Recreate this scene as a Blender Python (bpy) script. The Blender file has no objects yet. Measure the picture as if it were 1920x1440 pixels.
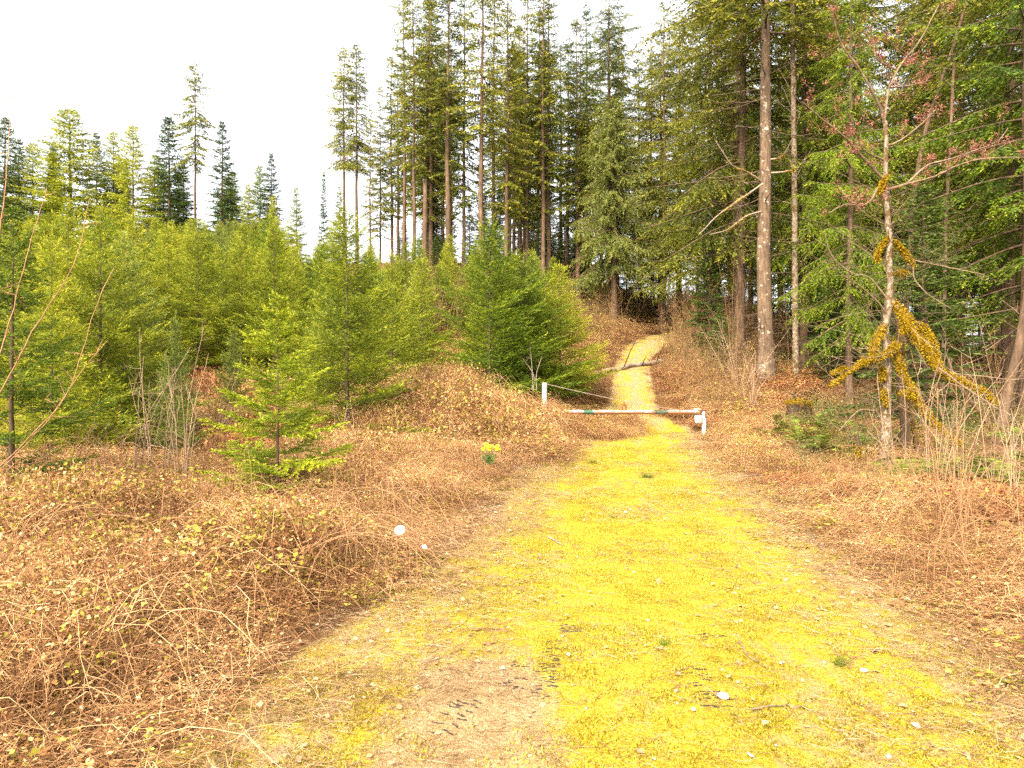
import bpy, math, random
import numpy as np
from mathutils import Vector

# ------------------------------------------------------------------ camera, sky, sun, exposure
sc = bpy.context.scene
col = sc.collection
F_PX, CAM_H = 1280.0, 1.9
cam = bpy.data.cameras.new('camera')
cam.lens = 24; cam.sensor_width = 36; cam.sensor_fit = 'HORIZONTAL'
cam.clip_start = 0.1; cam.clip_end = 3000
cam_o = bpy.data.objects.new('camera', cam); col.objects.link(cam_o)
cam_o.location = (0, 0, CAM_H); cam_o.rotation_euler = (math.radians(90), 0, 0)
sc.camera = cam_o

SUN_EL, SUN_AZ = 42.0, 208.0       # azimuth clockwise from +Y: behind the camera, a little left
world = bpy.data.worlds.new('World'); sc.world = world; world.use_nodes = True
nt = world.node_tree; nt.nodes.clear()
wo = nt.nodes.new('ShaderNodeOutputWorld'); bg = nt.nodes.new('ShaderNodeBackground')
sky = nt.nodes.new('ShaderNodeTexSky'); sky.sky_type = 'NISHITA'; sky.sun_disc = False
sky.sun_elevation = math.radians(SUN_EL); sky.sun_rotation = math.radians(SUN_AZ)
sky.air_density = 1.0; sky.dust_density = 4.0; sky.ozone_density = 1.0
hs = nt.nodes.new('ShaderNodeHueSaturation'); hs.inputs['Saturation'].default_value = 0.15
bg.inputs['Strength'].default_value = 0.10
nt.links.new(sky.outputs[0], hs.inputs['Color']); nt.links.new(hs.outputs[0], bg.inputs['Color'])
nt.links.new(bg.outputs[0], wo.inputs['Surface'])

sun = bpy.data.lights.new('sun', 'SUN'); sun.energy = 1.5; sun.angle = math.radians(10); sun.color = (1.0, 0.91, 0.76)
sun_o = bpy.data.objects.new('sun', sun); col.objects.link(sun_o)
sd = Vector((math.sin(math.radians(SUN_AZ)) * math.cos(math.radians(SUN_EL)),
             math.cos(math.radians(SUN_AZ)) * math.cos(math.radians(SUN_EL)), math.sin(math.radians(SUN_EL))))
sun_o.rotation_euler = sd.to_track_quat('Z', 'Y').to_euler()
sun_o.location = (0, 0, 60)

vs = sc.view_settings
vs.view_transform = 'Standard'; vs.look = 'None'; vs.gamma = 1.0; vs.use_curve_mapping = False
vs.exposure = 2.85
sc.render.engine = 'CYCLES'
sc.cycles.max_bounces = 4; sc.cycles.diffuse_bounces = 2; sc.cycles.glossy_bounces = 2
sc.cycles.transmission_bounces = 3; sc.cycles.transparent_max_bounces = 4
sc.cycles.caustics_reflective = False; sc.cycles.caustics_refractive = False
sc.cycles.use_denoising = False
sc.cycles.use_adaptive_sampling = False

# ------------------------------------------------------------------ helpers
def sstep(a, b, x):
    t = np.clip((x - a) / (b - a), 0, 1); return t * t * (3 - 2 * t)

_nr = np.random.default_rng(5)
_tab = _nr.random((256, 256))
def vnoise(x, y, f=1.0):
    x = np.asarray(x, float) * f + 1000.3; y = np.asarray(y, float) * f + 1000.7
    xi = np.floor(x).astype(int); yi = np.floor(y).astype(int)
    fx = x - xi; fy = y - yi
    fx = fx * fx * (3 - 2 * fx); fy = fy * fy * (3 - 2 * fy)
    a = _tab[xi % 256, yi % 256]; b = _tab[(xi + 1) % 256, yi % 256]
    c = _tab[xi % 256, (yi + 1) % 256]; d = _tab[(xi + 1) % 256, (yi + 1) % 256]
    return (a * (1 - fx) + b * fx) * (1 - fy) + (c * (1 - fx) + d * fx) * fy

def track_x(Y):
    Y = np.asarray(Y, float)
    return 0.83 + (Y - 3.8) * 0.171 + 0.012 * np.clip(Y - 38, 0, 40) ** 2 * 0.75

def ground(X, Y):
    X = np.asarray(X, float); Y = np.asarray(Y, float)
    u = X - 0.25 * np.clip(Y - 25, 0, 60)
    s = np.interp(u, [-10, 5, 16, 34, 80], [0.24, 0.19, 0.15, 0.07, 0.04])
    y0 = np.interp(u, [-10, 5], [20.5, 25.5])
    t = np.clip(Y, None, 130) - y0
    rise = 2.2 * np.log1p(np.exp(np.clip(t / 2.2, -40, 40)))
    z = s * rise
    z = z - 0.10 * np.clip(Y - 130, 0, None)
    # bramble bank left of the gate
    z = z + 1.05 * np.exp(-(((X + 2.4) / 2.5) ** 2 + ((Y - 21.5) / 3.4) ** 2))
    z = z + 0.35 * np.exp(-(((X - 13.5) / 4.0) ** 2 + ((Y - 24) / 5.0) ** 2))
    d = np.abs(X - track_x(Y))
    z = z + 0.22 * sstep(2.1, 5.0, d) * (vnoise(X, Y, 0.45) - 0.35) * 2
    # wheel ruts and a low crown
    z = z + 0.03 * np.exp(-(d / 0.55) ** 2) - 0.03 * np.exp(-((d - 0.95) / 0.3) ** 2)
    z = z + 0.05 * (vnoise(X, Y, 1.3) - 0.5) * (0.3 + sstep(1.5, 3, d)) 
    return z
def gz(x, y): return float(ground(x, y))
def PX(xp, Y): return (xp - 960.0) / F_PX * Y
def PZ(yp, Y): return CAM_H + (720.0 - yp) / F_PX * Y
def P3(xp, yp, Y): return (PX(xp, Y), Y, PZ(yp, Y))

class MB:
    def __init__(s): s.v = []; s.f = []; s.n = 0; s.m = []; s.a = []
    def add(s, V, F, mat=0, att=None):
        V = np.asarray(V, np.float32).reshape(-1, 3); F = np.asarray(F, np.int64)
        if len(V) == 0: return
        s.v.append(V); s.f.append(F + s.n); s.m.append(np.full(len(F), mat, np.int32))
        if att is None: att = 0.5
        a = np.asarray(att, np.float32)
        s.a.append(np.broadcast_to(a, (len(V),)).copy() if a.ndim == 0 else a)
        s.n += len(V)
    def ntri(s): return sum(len(f) * (f.shape[1] - 2) for f in s.f)
    def mesh(s, name, mats, smooth=False):
        V = np.concatenate(s.v); me = bpy.data.meshes.new(name)
        me.vertices.add(len(V)); me.vertices.foreach_set('co', V.ravel())
        loops = np.concatenate([f.ravel() for f in s.f]).astype(np.int32)
        tot = np.concatenate([np.full(len(f), f.shape[1], np.int32) for f in s.f])
        start = np.concatenate([[0], np.cumsum(tot)[:-1]]).astype(np.int32)
        me.loops.add(len(loops)); me.loops.foreach_set('vertex_index', loops)
        me.polygons.add(len(tot)); me.polygons.foreach_set('loop_start', start)
        me.polygons.foreach_set('loop_total', tot)
        me.polygons.foreach_set('material_index', np.concatenate(s.m))
        if smooth: me.polygons.foreach_set('use_smooth', np.ones(len(tot), bool))
        at = me.attributes.new('rnd', 'FLOAT', 'POINT'); at.data.foreach_set('value', np.concatenate(s.a))
        for m in (mats if isinstance(mats, (list, tuple)) else [mats]): me.materials.append(m)
        me.update(calc_edges=True); me.validate()
        return me

def norm(v): return v / np.maximum(np.linalg.norm(v, axis=-1, keepdims=True), 1e-9)

def tubes(mb, P, R, k=3, mat=0, att=None, cap=False):
    """P (n,m,3) polylines, R (n,m) radii"""
    P = np.asarray(P, float); R = np.asarray(R, float)
    if P.ndim == 2: P = P[None]; R = R[None]
    n, m, _ = P.shape
    T = norm(np.gradient(P, axis=1))
    ref = np.where(np.abs(T[:, :1, 2:3]) < 0.8, np.array([0, 0, 1.0]), np.array([1.0, 0.05, 0]))
    ref = np.broadcast_to(ref, T.shape)
    A = norm(np.cross(T, ref)); B = np.cross(T, A)
    th = np.arange(k) / k * 2 * np.pi
    ring = A[:, :, None, :] * np.cos(th)[:, None] + B[:, :, None, :] * np.sin(th)[:, None]
    V = P[:, :, None, :] + ring * R[:, :, None, None]
    idx = np.arange(n * m * k).reshape(n, m, k)
    a = idx[:, :-1, :]; b = idx[:, 1:, :]
    F = np.stack([a, np.roll(a, -1, 2), np.roll(b, -1, 2), b], -1).reshape(-1, 4)
    at = None
    if att is not None: at = np.repeat(np.asarray(att, np.float32), m * k)
    mb.add(V.reshape(-1, 3), F, mat, at)
    if cap:
        for i in range(n):
            c = V[i, -1].mean(0); vv = np.vstack([V[i, -1], c[None]])
            mb.add(vv, [[j, (j + 1) % k, k] for j in range(k)], mat, at[0] if at is not None else None)

def needles(mb, p, d, L, w, mat=0, att=None):
    """thin triangles: base p (n,3), unit direction d, length L, width w; random roll"""
    n = len(p)
    q = norm(np.cross(d, norm(RG.normal(size=(n, 3)))))
    L = np.broadcast_to(L, (n,))[:, None]; w = np.broadcast_to(w, (n,))[:, None]
    mid = p + d * L * 0.45
    V = np.stack([p, mid + q * w, p + d * L, mid - q * w], 1).reshape(-1, 3)
    F = np.arange(n * 4).reshape(n, 4)
    mb.add(V, F, mat, None if att is None else np.repeat(att, 4))

def new(name, me, parent=None, loc=(0, 0, 0)):
    o = bpy.data.objects.new(name, me); col.objects.link(o)
    if parent is not None: o.parent = parent
    o.location = loc
    return o
def tag(o, label=None, cat=None, group=None, kind=None):
    if label: o['label'] = label
    if cat: o['category'] = cat
    if group: o['group'] = group
    if kind: o['kind'] = kind
    return o
def thing(name, label, cat, loc, rz=0.0, scale=1.0, group=None):
    o = bpy.data.objects.new(name, None); col.objects.link(o); o.empty_display_size = 0.2
    o.location = loc; o.rotation_euler = (0, 0, rz)
    o.scale = (scale,) * 3 if np.isscalar(scale) else scale
    return tag(o, label, cat, group)

# ------------------------------------------------------------------ materials
def N(nt, t, **kw):
    n = nt.nodes.new(t)
    for k, v in kw.items(): setattr(n, k, v)
    return n
def newmat(name):
    m = bpy.data.materials.new(name); m.use_nodes = True; m.node_tree.nodes.clear()
    o = m.node_tree.nodes.new('ShaderNodeOutputMaterial'); return m, m.node_tree, o
def rgba(c): return (c[0], c[1], c[2], 1)
def ramp(nt, stops, fac):
    r = N(nt, 'ShaderNodeValToRGB'); e = r.color_ramp.elements
    while len(e) < len(stops): e.new(0.5)
    for i, (p, c) in enumerate(stops): e[i].position = p; e[i].color = rgba(c)
    if fac is not None: nt.links.new(fac, r.inputs[0])
    return r.outputs[0]
def mixc(nt, fac, a, b, mode='MIX'):
    n = N(nt, 'ShaderNodeMix', data_type='RGBA', blend_type=mode)
    for s, v in ((n.inputs[0], fac), (n.inputs[6], a), (n.inputs[7], b)):
        if isinstance(v, (int, float)): s.default_value = v
        elif isinstance(v, tuple): s.default_value = rgba(v)
        else: nt.links.new(v, s)
    return n.outputs[2]
def noise(nt, scale, detail=4, vec=None, rough=0.6):
    n = N(nt, 'ShaderNodeTexNoise'); n.inputs['Scale'].default_value = scale
    n.inputs['Detail'].default_value = detail; n.inputs['Roughness'].default_value = rough
    if vec is not None: nt.links.new(vec, n.inputs['Vector'])
    return n.outputs[0]
def attr(nt, name):
    return N(nt, 'ShaderNodeAttribute', attribute_name=name).outputs['Fac']
def mapr(nt, v, a, b, c, d):
    n = N(nt, 'ShaderNodeMapRange'); nt.links.new(v, n.inputs[0])
    for i, x in enumerate((a, b, c, d)): n.inputs[i + 1].default_value = x
    return n.outputs[0]
def math_(nt, op, a, b=None):
    n = N(nt, 'ShaderNodeMath', operation=op)
    for s, v in zip(n.inputs, (a, b)):
        if v is None: continue
        if isinstance(v, (int, float)): s.default_value = v
        else: nt.links.new(v, s)
    return n.outputs[0]

def leaf_mat(name, stops, trans=0.3, gloss=0.04, vary=0.4, patch=0.0):
    m, nt, out = newmat(name)
    oi = N(nt, 'ShaderNodeObjectInfo')
    f = math_(nt, 'ADD', attr(nt, 'rnd'), math_(nt, 'MULTIPLY', math_(nt, 'SUBTRACT', oi.outputs['Random'], 0.5), vary))
    if patch:
        g = N(nt, 'ShaderNodeNewGeometry'); f = math_(nt, 'ADD', f, math_(nt, 'MULTIPLY', math_(nt, 'SUBTRACT', noise(nt, 0.8, 4, g.outputs['Position'], 0.7), 0.5), patch))
    c = ramp(nt, stops, f)
    d = N(nt, 'ShaderNodeBsdfPrincipled'); nt.links.new(c, d.inputs['Base Color'])
    d.inputs['Roughness'].default_value = 0.55; d.inputs['Specular IOR Level'].default_value = gloss * 5
    t = N(nt, 'ShaderNodeBsdfTranslucent'); nt.links.new(mixc(nt, 1.0, c, (1.0, 1.0, 0.8), 'MULTIPLY'), t.inputs[0])
    mx = N(nt, 'ShaderNodeMixShader'); mx.inputs[0].default_value = trans
    nt.links.new(d.outputs[0], mx.inputs[1]); nt.links.new(t.outputs[0], mx.inputs[2])
    nt.links.new(mx.outputs[0], out.inputs[0]); return m

def wood_mat(name, stops, scale=6, stretch=0.2, bump=0.6, rough=0.9, spots=None):
    m, nt, out = newmat(name)
    tc = N(nt, 'ShaderNodeTexCoord'); mp = N(nt, 'ShaderNodeMapping')
    mp.inputs['Scale'].default_value = (1, 1, stretch); nt.links.new(tc.outputs['Object'], mp.inputs[0])
    f = noise(nt, scale, 6, mp.outputs[0], 0.65)
    f2 = noise(nt, scale * 0.25, 2, tc.outputs['Object'])
    ff = math_(nt, 'ADD', math_(nt, 'MULTIPLY', f, 0.7), math_(nt, 'MULTIPLY', f2, 0.3))
    c = ramp(nt, stops, mapr(nt, ff, 0.3, 0.7, 0, 1))
    if spots:
        sp = noise(nt, spots[1], 3, tc.outputs['Object'], 0.7)
        c = mixc(nt, mapr(nt, sp, spots[2], spots[2] + 0.06, 0, 1), c, spots[0])
    b = N(nt, 'ShaderNodeBsdfPrincipled'); nt.links.new(c, b.inputs['Base Color'])
    b.inputs['Roughness'].default_value = rough; b.inputs['Specular IOR Level'].default_value = 0.2
    bp = N(nt, 'ShaderNodeBump'); bp.inputs['Strength'].default_value = bump; bp.inputs['Distance'].default_value = 0.03
    nt.links.new(f, bp.inputs['Height']); nt.links.new(bp.outputs[0], b.inputs['Normal'])
    nt.links.new(b.outputs[0], out.inputs[0]); return m

def plain_mat(name, c, rough=0.6, var=0.15, scale=8):
    m, nt, out = newmat(name)
    tc = N(nt, 'ShaderNodeTexCoord')
    f = noise(nt, scale, 4, tc.outputs['Object'])
    cc = ramp(nt, [(0.3, tuple(x * (1 - var) for x in c)), (0.7, tuple(min(1, x * (1 + var)) for x in c))], f)
    b = N(nt, 'ShaderNodeBsdfPrincipled'); nt.links.new(cc, b.inputs['Base Color']); b.inputs['Roughness'].default_value = rough
    nt.links.new(b.outputs[0], out.inputs[0]); return m

M = {}
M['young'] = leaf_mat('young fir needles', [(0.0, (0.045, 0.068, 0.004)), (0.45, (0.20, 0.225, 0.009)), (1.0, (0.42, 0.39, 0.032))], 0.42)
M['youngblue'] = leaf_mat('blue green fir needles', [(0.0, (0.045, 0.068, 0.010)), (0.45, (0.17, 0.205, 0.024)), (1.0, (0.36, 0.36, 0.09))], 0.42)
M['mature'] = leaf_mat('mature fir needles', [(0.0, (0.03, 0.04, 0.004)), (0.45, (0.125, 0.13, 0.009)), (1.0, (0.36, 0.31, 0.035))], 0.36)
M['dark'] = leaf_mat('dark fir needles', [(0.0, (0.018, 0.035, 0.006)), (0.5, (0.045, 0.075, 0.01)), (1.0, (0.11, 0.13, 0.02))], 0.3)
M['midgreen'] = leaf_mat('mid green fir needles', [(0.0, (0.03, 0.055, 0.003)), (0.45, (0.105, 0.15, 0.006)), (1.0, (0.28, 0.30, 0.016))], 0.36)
M['cedar'] = leaf_mat('cedar sprays', [(0.0, (0.075, 0.085, 0.013)), (0.5, (0.155, 0.165, 0.026)), (1.0, (0.27, 0.24, 0.06))], 0.3)
M['sapling'] = leaf_mat('sapling needles', [(0.0, (0.06, 0.095, 0.004)), (0.45, (0.19, 0.235, 0.008)), (1.0, (0.40, 0.39, 0.022))], 0.3)
M['bark'] = wood_mat('fir bark', [(0, (0.025, 0.014, 0.008)), (0.5, (0.085, 0.050, 0.027)), (1, (0.17, 0.105, 0.058))], 7, 0.12, 0.8)
M['bark_big'] = wood_mat('lichened fir bark', [(0, (0.03, 0.018, 0.010)), (0.5, (0.10, 0.062, 0.034)), (1, (0.19, 0.125, 0.072))], 12, 0.15, 1.0, 0.9, ((0.30, 0.25, 0.18), 4.0, 0.60))
M['bark_young'] = wood_mat('young fir bark', [(0, (0.035, 0.02, 0.012)), (1, (0.11, 0.07, 0.04))], 14, 0.3, 0.4)
M['bark_pale'] = wood_mat('pale maple bark', [(0, (0.05, 0.032, 0.018)), (0.45, (0.15, 0.105, 0.064)), (1, (0.40, 0.34, 0.25))], 16, 0.5, 1.0, 0.9, ((0.08, 0.045, 0.014), 4.0, 0.50))
M['twig'] = wood_mat('bare twig bark', [(0, (0.12, 0.07, 0.038)), (1, (0.36, 0.24, 0.14))], 9, 0.4, 0.2)
M['limbbark'] = wood_mat('maple limb bark', [(0, (0.05, 0.03, 0.016)), (0.5, (0.13, 0.085, 0.048)), (1, (0.25, 0.175, 0.105))], 14, 0.6, 0.4, 0.9, ((0.16, 0.09, 0.012), 6.0, 0.60))
M['twig_red'] = wood_mat('red brown shoot bark', [(0, (0.13, 0.055, 0.022)), (1, (0.33, 0.19, 0.085))], 9, 0.4, 0.2)
M['deadwood'] = wood_mat('weathered dead wood', [(0, (0.09, 0.06, 0.04)), (1, (0.32, 0.24, 0.17))], 8, 0.2, 0.5)
M['moss'] = leaf_mat('orange yellow moss', [(0, (0.08, 0.04, 0.005)), (0.5, (0.24, 0.14, 0.008)), (1, (0.42, 0.29, 0.016))], 0.25, 0.0)
M['bud'] = leaf_mat('red brown bud clusters', [(0, (0.12, 0.035, 0.02)), (1, (0.30, 0.11, 0.07))], 0.2)
M['cane'] = leaf_mat('dry bramble canes', [(0, (0.075, 0.03, 0.012)), (0.5, (0.26, 0.12, 0.044)), (1, (0.54, 0.33, 0.155))], 0.0, 0.02, 0.4, 1.3)
M['deadleaf'] = leaf_mat('dead bramble leaves', [(0, (0.09, 0.033, 0.012)), (0.35, (0.25, 0.115, 0.04)), (0.7, (0.42, 0.215, 0.075)), (1, (0.58, 0.37, 0.17))], 0.25, 0.01, 0.4, 1.5)
M['liveleaf'] = leaf_mat('yellow green bramble leaves', [(0, (0.12, 0.10, 0.01)), (0.5, (0.25, 0.20, 0.02)), (1, (0.38, 0.30, 0.06))], 0.3, 0.03)
M['bracken'] = leaf_mat('rust red bracken', [(0, (0.10, 0.028, 0.012)), (0.5, (0.24, 0.085, 0.032)), (1, (0.40, 0.19, 0.075))], 0.25, 0.0)
M['fern'] = leaf_mat('sword fern fronds', [(0, (0.04, 0.07, 0.008)), (0.5, (0.10, 0.13, 0.012)), (1, (0.22, 0.22, 0.03))], 0.3)
M['salal'] = leaf_mat('glossy understory leaves', [(0, (0.025, 0.045, 0.008)), (0.5, (0.07, 0.10, 0.012)), (1, (0.16, 0.17, 0.03))], 0.25, 0.12)
M['brush'] = wood_mat('dry brush twigs', [(0, (0.09, 0.045, 0.018)), (1, (0.28, 0.16, 0.065))], 4, 1, 0.1)
M['straw'] = leaf_mat('dry straw', [(0, (0.15, 0.075, 0.032)), (0.5, (0.28, 0.17, 0.08)), (1, (0.44, 0.31, 0.18))], 0.15, 0.02)
M['grass'] = leaf_mat('green grass', [(0, (0.09, 0.12, 0.01)), (1, (0.20, 0.24, 0.02))], 0.3)
M['mossfuzz'] = leaf_mat('yellow track moss', [(0, (0.11, 0.075, 0.008)), (0.5, (0.27, 0.20, 0.015)), (1, (0.47, 0.38, 0.06))], 0.25, 0.0, 0.5)
M['white'] = plain_mat('white paint', (0.33, 0.30, 0.26), 0.5, 0.1)
M['stone'] = plain_mat('pale stone', (0.40, 0.33, 0.24), 0.8, 0.2, 20)
M['litter'] = plain_mat('white litter', (0.8, 0.8, 0.78), 0.5, 0.05)

def ground_mat(name):
    m, nt, out = newmat(name)
    geo = N(nt, 'ShaderNodeNewGeometry'); pos = geo.outputs['Position']
    moss_a = attr(nt, 'moss'); soil_a = attr(nt, 'soil')
    n1 = noise(nt, 1.1, 5, pos, 0.7); n2 = noise(nt, 7.0, 5, pos, 0.7); n3 = noise(nt, 45.0, 4, pos, 0.7); n4 = noise(nt, 160.0, 2, pos, 0.6)
    fine = math_(nt, 'ADD', math_(nt, 'MULTIPLY', n3, 0.6), math_(nt, 'MULTIPLY', n4, 0.4))
    moss_c = ramp(nt, [(0.30, (0.10, 0.066, 0.007)), (0.48, (0.265, 0.188, 0.013)), (0.66, (0.47, 0.365, 0.05))], fine)
    green = ramp(nt, [(0.3, (0.11, 0.12, 0.008)), (0.7, (0.26, 0.25, 0.012))], fine)
    moss_c = mixc(nt, mapr(nt, n1, 0.52, 0.68, 0, 0.6), moss_c, green)
    soil_c = ramp(nt, [(0.28, (0.10, 0.055, 0.024)), (0.5, (0.28, 0.175, 0.085)), (0.72, (0.48, 0.35, 0.2))], fine)
    litter = ramp(nt, [(0.3, (0.03, 0.014, 0.006)), (0.5, (0.10, 0.05, 0.02)), (0.7, (0.22, 0.12, 0.055))], fine)
    # soil patches inside the moss
    k = math_(nt, 'ADD', soil_a, math_(nt, 'MULTIPLY', math_(nt, 'SUBTRACT', n2, 0.5), 0.9))
    k = math_(nt, 'ADD', k, math_(nt, 'MULTIPLY', math_(nt, 'SUBTRACT', n1, 0.5), 0.7))
    mpg = N(nt, 'ShaderNodeMapping'); mpg.inputs['Rotation'].default_value = (0, 0, math.radians(9.7)); mpg.inputs['Scale'].default_value = (3.2, 0.30, 1); nt.links.new(pos, mpg.inputs[0])
    k = math_(nt, 'ADD', k, math_(nt, 'MULTIPLY', math_(nt, 'SUBTRACT', noise(nt, 1.0, 3, mpg.outputs[0], 0.6), 0.5), 0.8))
    c = mixc(nt, mapr(nt, k, 0.35, 0.65, 0, 0.92), moss_c, soil_c)
    e = math_(nt, 'ADD', moss_a, math_(nt, 'MULTIPLY', math_(nt, 'SUBTRACT', n2, 0.5), 0.8))
    c = mixc(nt, mapr(nt, e, 0.3, 0.6, 0, 1), litter, c)
    # pale grit
    vo = N(nt, 'ShaderNodeTexVoronoi'); vo.inputs['Scale'].default_value = 38; nt.links.new(pos, vo.inputs['Vector'])
    g = math_(nt, 'MULTIPLY', mapr(nt, vo.outputs['Distance'], 0.16, 0.11, 0, 1), mapr(nt, noise(nt, 4.0, 2, pos), 0.5, 0.62, 0, 1))
    c = mixc(nt, math_(nt, 'MULTIPLY', g, 0.7), c, (0.5, 0.42, 0.30))
    b = N(nt, 'ShaderNodeBsdfPrincipled'); nt.links.new(c, b.inputs['Base Color']); b.inputs['Roughness'].default_value = 1.0
    b.inputs['Specular IOR Level'].default_value = 0.05
    bp = N(nt, 'ShaderNodeBump'); bp.inputs['Strength'].default_value = 1.0; bp.inputs['Distance'].default_value = 0.025
    nt.links.new(math_(nt, 'ADD', fine, n2), bp.inputs['Height']); nt.links.new(bp.outputs[0], b.inputs['Normal'])
    nt.links.new(b.outputs[0], out.inputs[0]); return m
M['ground'] = ground_mat('forest ground')

# ------------------------------------------------------------------ ground and track
RG = np.random.default_rng(1)
def sheet(name, xs, ys, xf, dz, extra=None):
    mb = MB()
    Yg, U = np.meshgrid(ys, xs, indexing='ij')
    Xg = xf(U, Yg)
    Z = ground(Xg, Yg) + dz
    if extra is not None: Z = Z + extra(Xg, Yg)
    V = np.stack([Xg, Yg, Z], -1).reshape(-1, 3)
    ny, nx = Yg.shape; i = np.arange(ny * nx).reshape(ny, nx)
    Fq = np.stack([i[:-1, :-1], i[:-1, 1:], i[1:, 1:], i[1:, :-1]], -1).reshape(-1, 4)
    mb.add(V, Fq)
    me = mb.mesh(name, M['ground'], smooth=True)
    x, y = V[:, 0], V[:, 1]
    d = np.abs(x - track_x(y))
    halfw = np.where(y < 26, 2.0 + 0.45 * sstep(7.5, 4, y), np.interp(y, [26, 30, 40, 52, 62], [1.5, 0.95, 0.9, 1.1, 0.5]))
    moss = sstep(halfw + 0.5, halfw - 0.35, d) * (y < 66)
    soil = 0.75 * np.exp(-(((x + 0.25) / 0.42) ** 2 + ((y - 3.8) / 1.0) ** 2)) + 0.22 * sstep(1.35, 2.0, d) * (x < track_x(y)) + 0.35 * sstep(1.5, 2.0, d) * (x > track_x(y))
    soil = soil + 0.26 * sstep(23, 28, y) + 0.22 * np.exp(-((x - track_x(y) - 0.15) / 0.25) ** 2) * sstep(6, 10, y) + 0.12 * sstep(5.5, 3.0, y) + 0.22 + 0.10 * np.exp(-((d - 0.95) / 0.35) ** 2)
    for nme, arr in (('moss', moss), ('soil', soil)):
        a = me.attributes.new(nme, 'FLOAT', 'POINT'); a.data.foreach_set('value', np.asarray(arr, np.float32))
    o = new(name, me); o['kind'] = 'structure'; return o
xs = np.sinh(np.linspace(-1, 1, 260) * 4.2) / math.sinh(4.2) * 500
ys = np.concatenate([np.linspace(-30, 0, 20, endpoint=False), np.linspace(0, 60, 300, endpoint=False), np.linspace(60, 140, 80, endpoint=False), np.linspace(140, 700, 30)])
sheet('ground', xs, ys, lambda U, Y: U + track_x(np.clip(Y, 0, 60)) * 0.9, -0.02)
us = np.linspace(-2.9, 2.9, 130)
ysr = np.concatenate([np.linspace(1.2, 9, 200, endpoint=False), np.linspace(9, 26, 230, endpoint=False), np.linspace(26, 66, 160)])
def rough(X, Y):
    d = np.abs(X - track_x(Y))
    return 0.022 * (vnoise(X, Y, 7) - 0.5) + 0.014 * (vnoise(X, Y, 19) - 0.5) - 0.05 * sstep(2.3, 2.9, d)
sheet('track', us, ysr, lambda U, Y: track_x(Y) + U, 0.015, rough)

# ------------------------------------------------------------------ instanced ground cover (stuff)
def scatter(name, label, cat, sources, pts, rotz, scl, idx, tilt=None):
    """one object whose geometry nodes place the source meshes on points"""
    pts = np.asarray(pts, np.float32)
    me = bpy.data.meshes.new(name); me.vertices.add(len(pts)); me.vertices.foreach_set('co', pts.ravel())
    rot = np.zeros((len(pts), 3), np.float32); rot[:, 2] = rotz
    if tilt is not None: rot[:, :2] = tilt
    scl = np.asarray(scl, np.float32)
    if scl.ndim == 1: scl = np.repeat(scl[:, None], 3, 1)
    for nme, arr in (('rot', rot), ('scl', scl)):
        a = me.attributes.new(nme, 'FLOAT_VECTOR', 'POINT'); a.data.foreach_set('vector', np.ascontiguousarray(arr).ravel())
    a = me.attributes.new('pick', 'INT', 'POINT'); a.data.foreach_set('value', np.asarray(idx, np.int32))
    c = bpy.data.collections.new(name + ' pieces')
    for i, s in enumerate(sources):
        so = bpy.data.objects.new('%s_piece_%02d' % (name, i), s); c.objects.link(so)
    g = bpy.data.node_groups.new(name, 'GeometryNodeTree')
    g.interface.new_socket('Geometry', in_out='INPUT', socket_type='NodeSocketGeometry')
    g.interface.new_socket('Geometry', in_out='OUTPUT', socket_type='NodeSocketGeometry')
    gi = g.nodes.new('NodeGroupInput'); go = g.nodes.new('NodeGroupOutput')
    ip = g.nodes.new('GeometryNodeInstanceOnPoints'); ci = g.nodes.new('GeometryNodeCollectionInfo')
    ci.inputs['Collection'].default_value = c
    ci.inputs['Separate Children'].default_value = True; ci.inputs['Reset Children'].default_value = True
    ip.inputs['Pick Instance'].default_value = True
    def na(n, t):
        x = g.nodes.new('GeometryNodeInputNamedAttribute'); x.data_type = t; x.inputs['Name'].default_value = n; return x.outputs['Attribute']
    er = g.nodes.new('FunctionNodeEulerToRotation')
    g.links.new(na('rot', 'FLOAT_VECTOR'), er.inputs[0])
    g.links.new(gi.outputs[0], ip.inputs['Points']); g.links.new(ci.outputs[0], ip.inputs['Instance'])
    g.links.new(na('pick', 'INT'), ip.inputs['Instance Index'])
    g.links.new(er.outputs[0], ip.inputs['Rotation']); g.links.new(na('scl', 'FLOAT_VECTOR'), ip.inputs['Scale'])
    g.links.new(ip.outputs[0], go.inputs[0])
    o = new(name, me); md = o.modifiers.new('scatter', 'NODES'); md.node_group = g
    tag(o, label, cat, kind='stuff'); return o

def leaves(mb, p, L, mat, att, flat=0.6, pointy=True):
    """small folded leaves: two quads-ish per leaf"""
    n = len(p); d = norm(RG.normal(size=(n, 3)) * np.array([1, 1, flat])); s = norm(np.cross(d, RG.normal(size=(n, 3)) * 0.5 + np.array([0, 0, 1.0])))
    u = np.cross(s, d); L = np.broadcast_to(L, (n,))[:, None]
    w = L * RG.uniform(0.28, 0.42, (n, 1)); dip = L * RG.uniform(-0.05, 0.2, (n, 1))
    V = np.stack([p, p + d * L * 0.45 + s * w + u * dip, p + d * L, p + d * L * 0.45 - s * w + u * dip], 1).reshape(-1, 3)
    i = np.arange(n)[:, None] * 4
    Ft = np.concatenate([i + np.array([[0, 1, 2]]), i + np.array([[0, 2, 3]])])
    mb.add(V, Ft, mat, np.repeat(att, 4))

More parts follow.
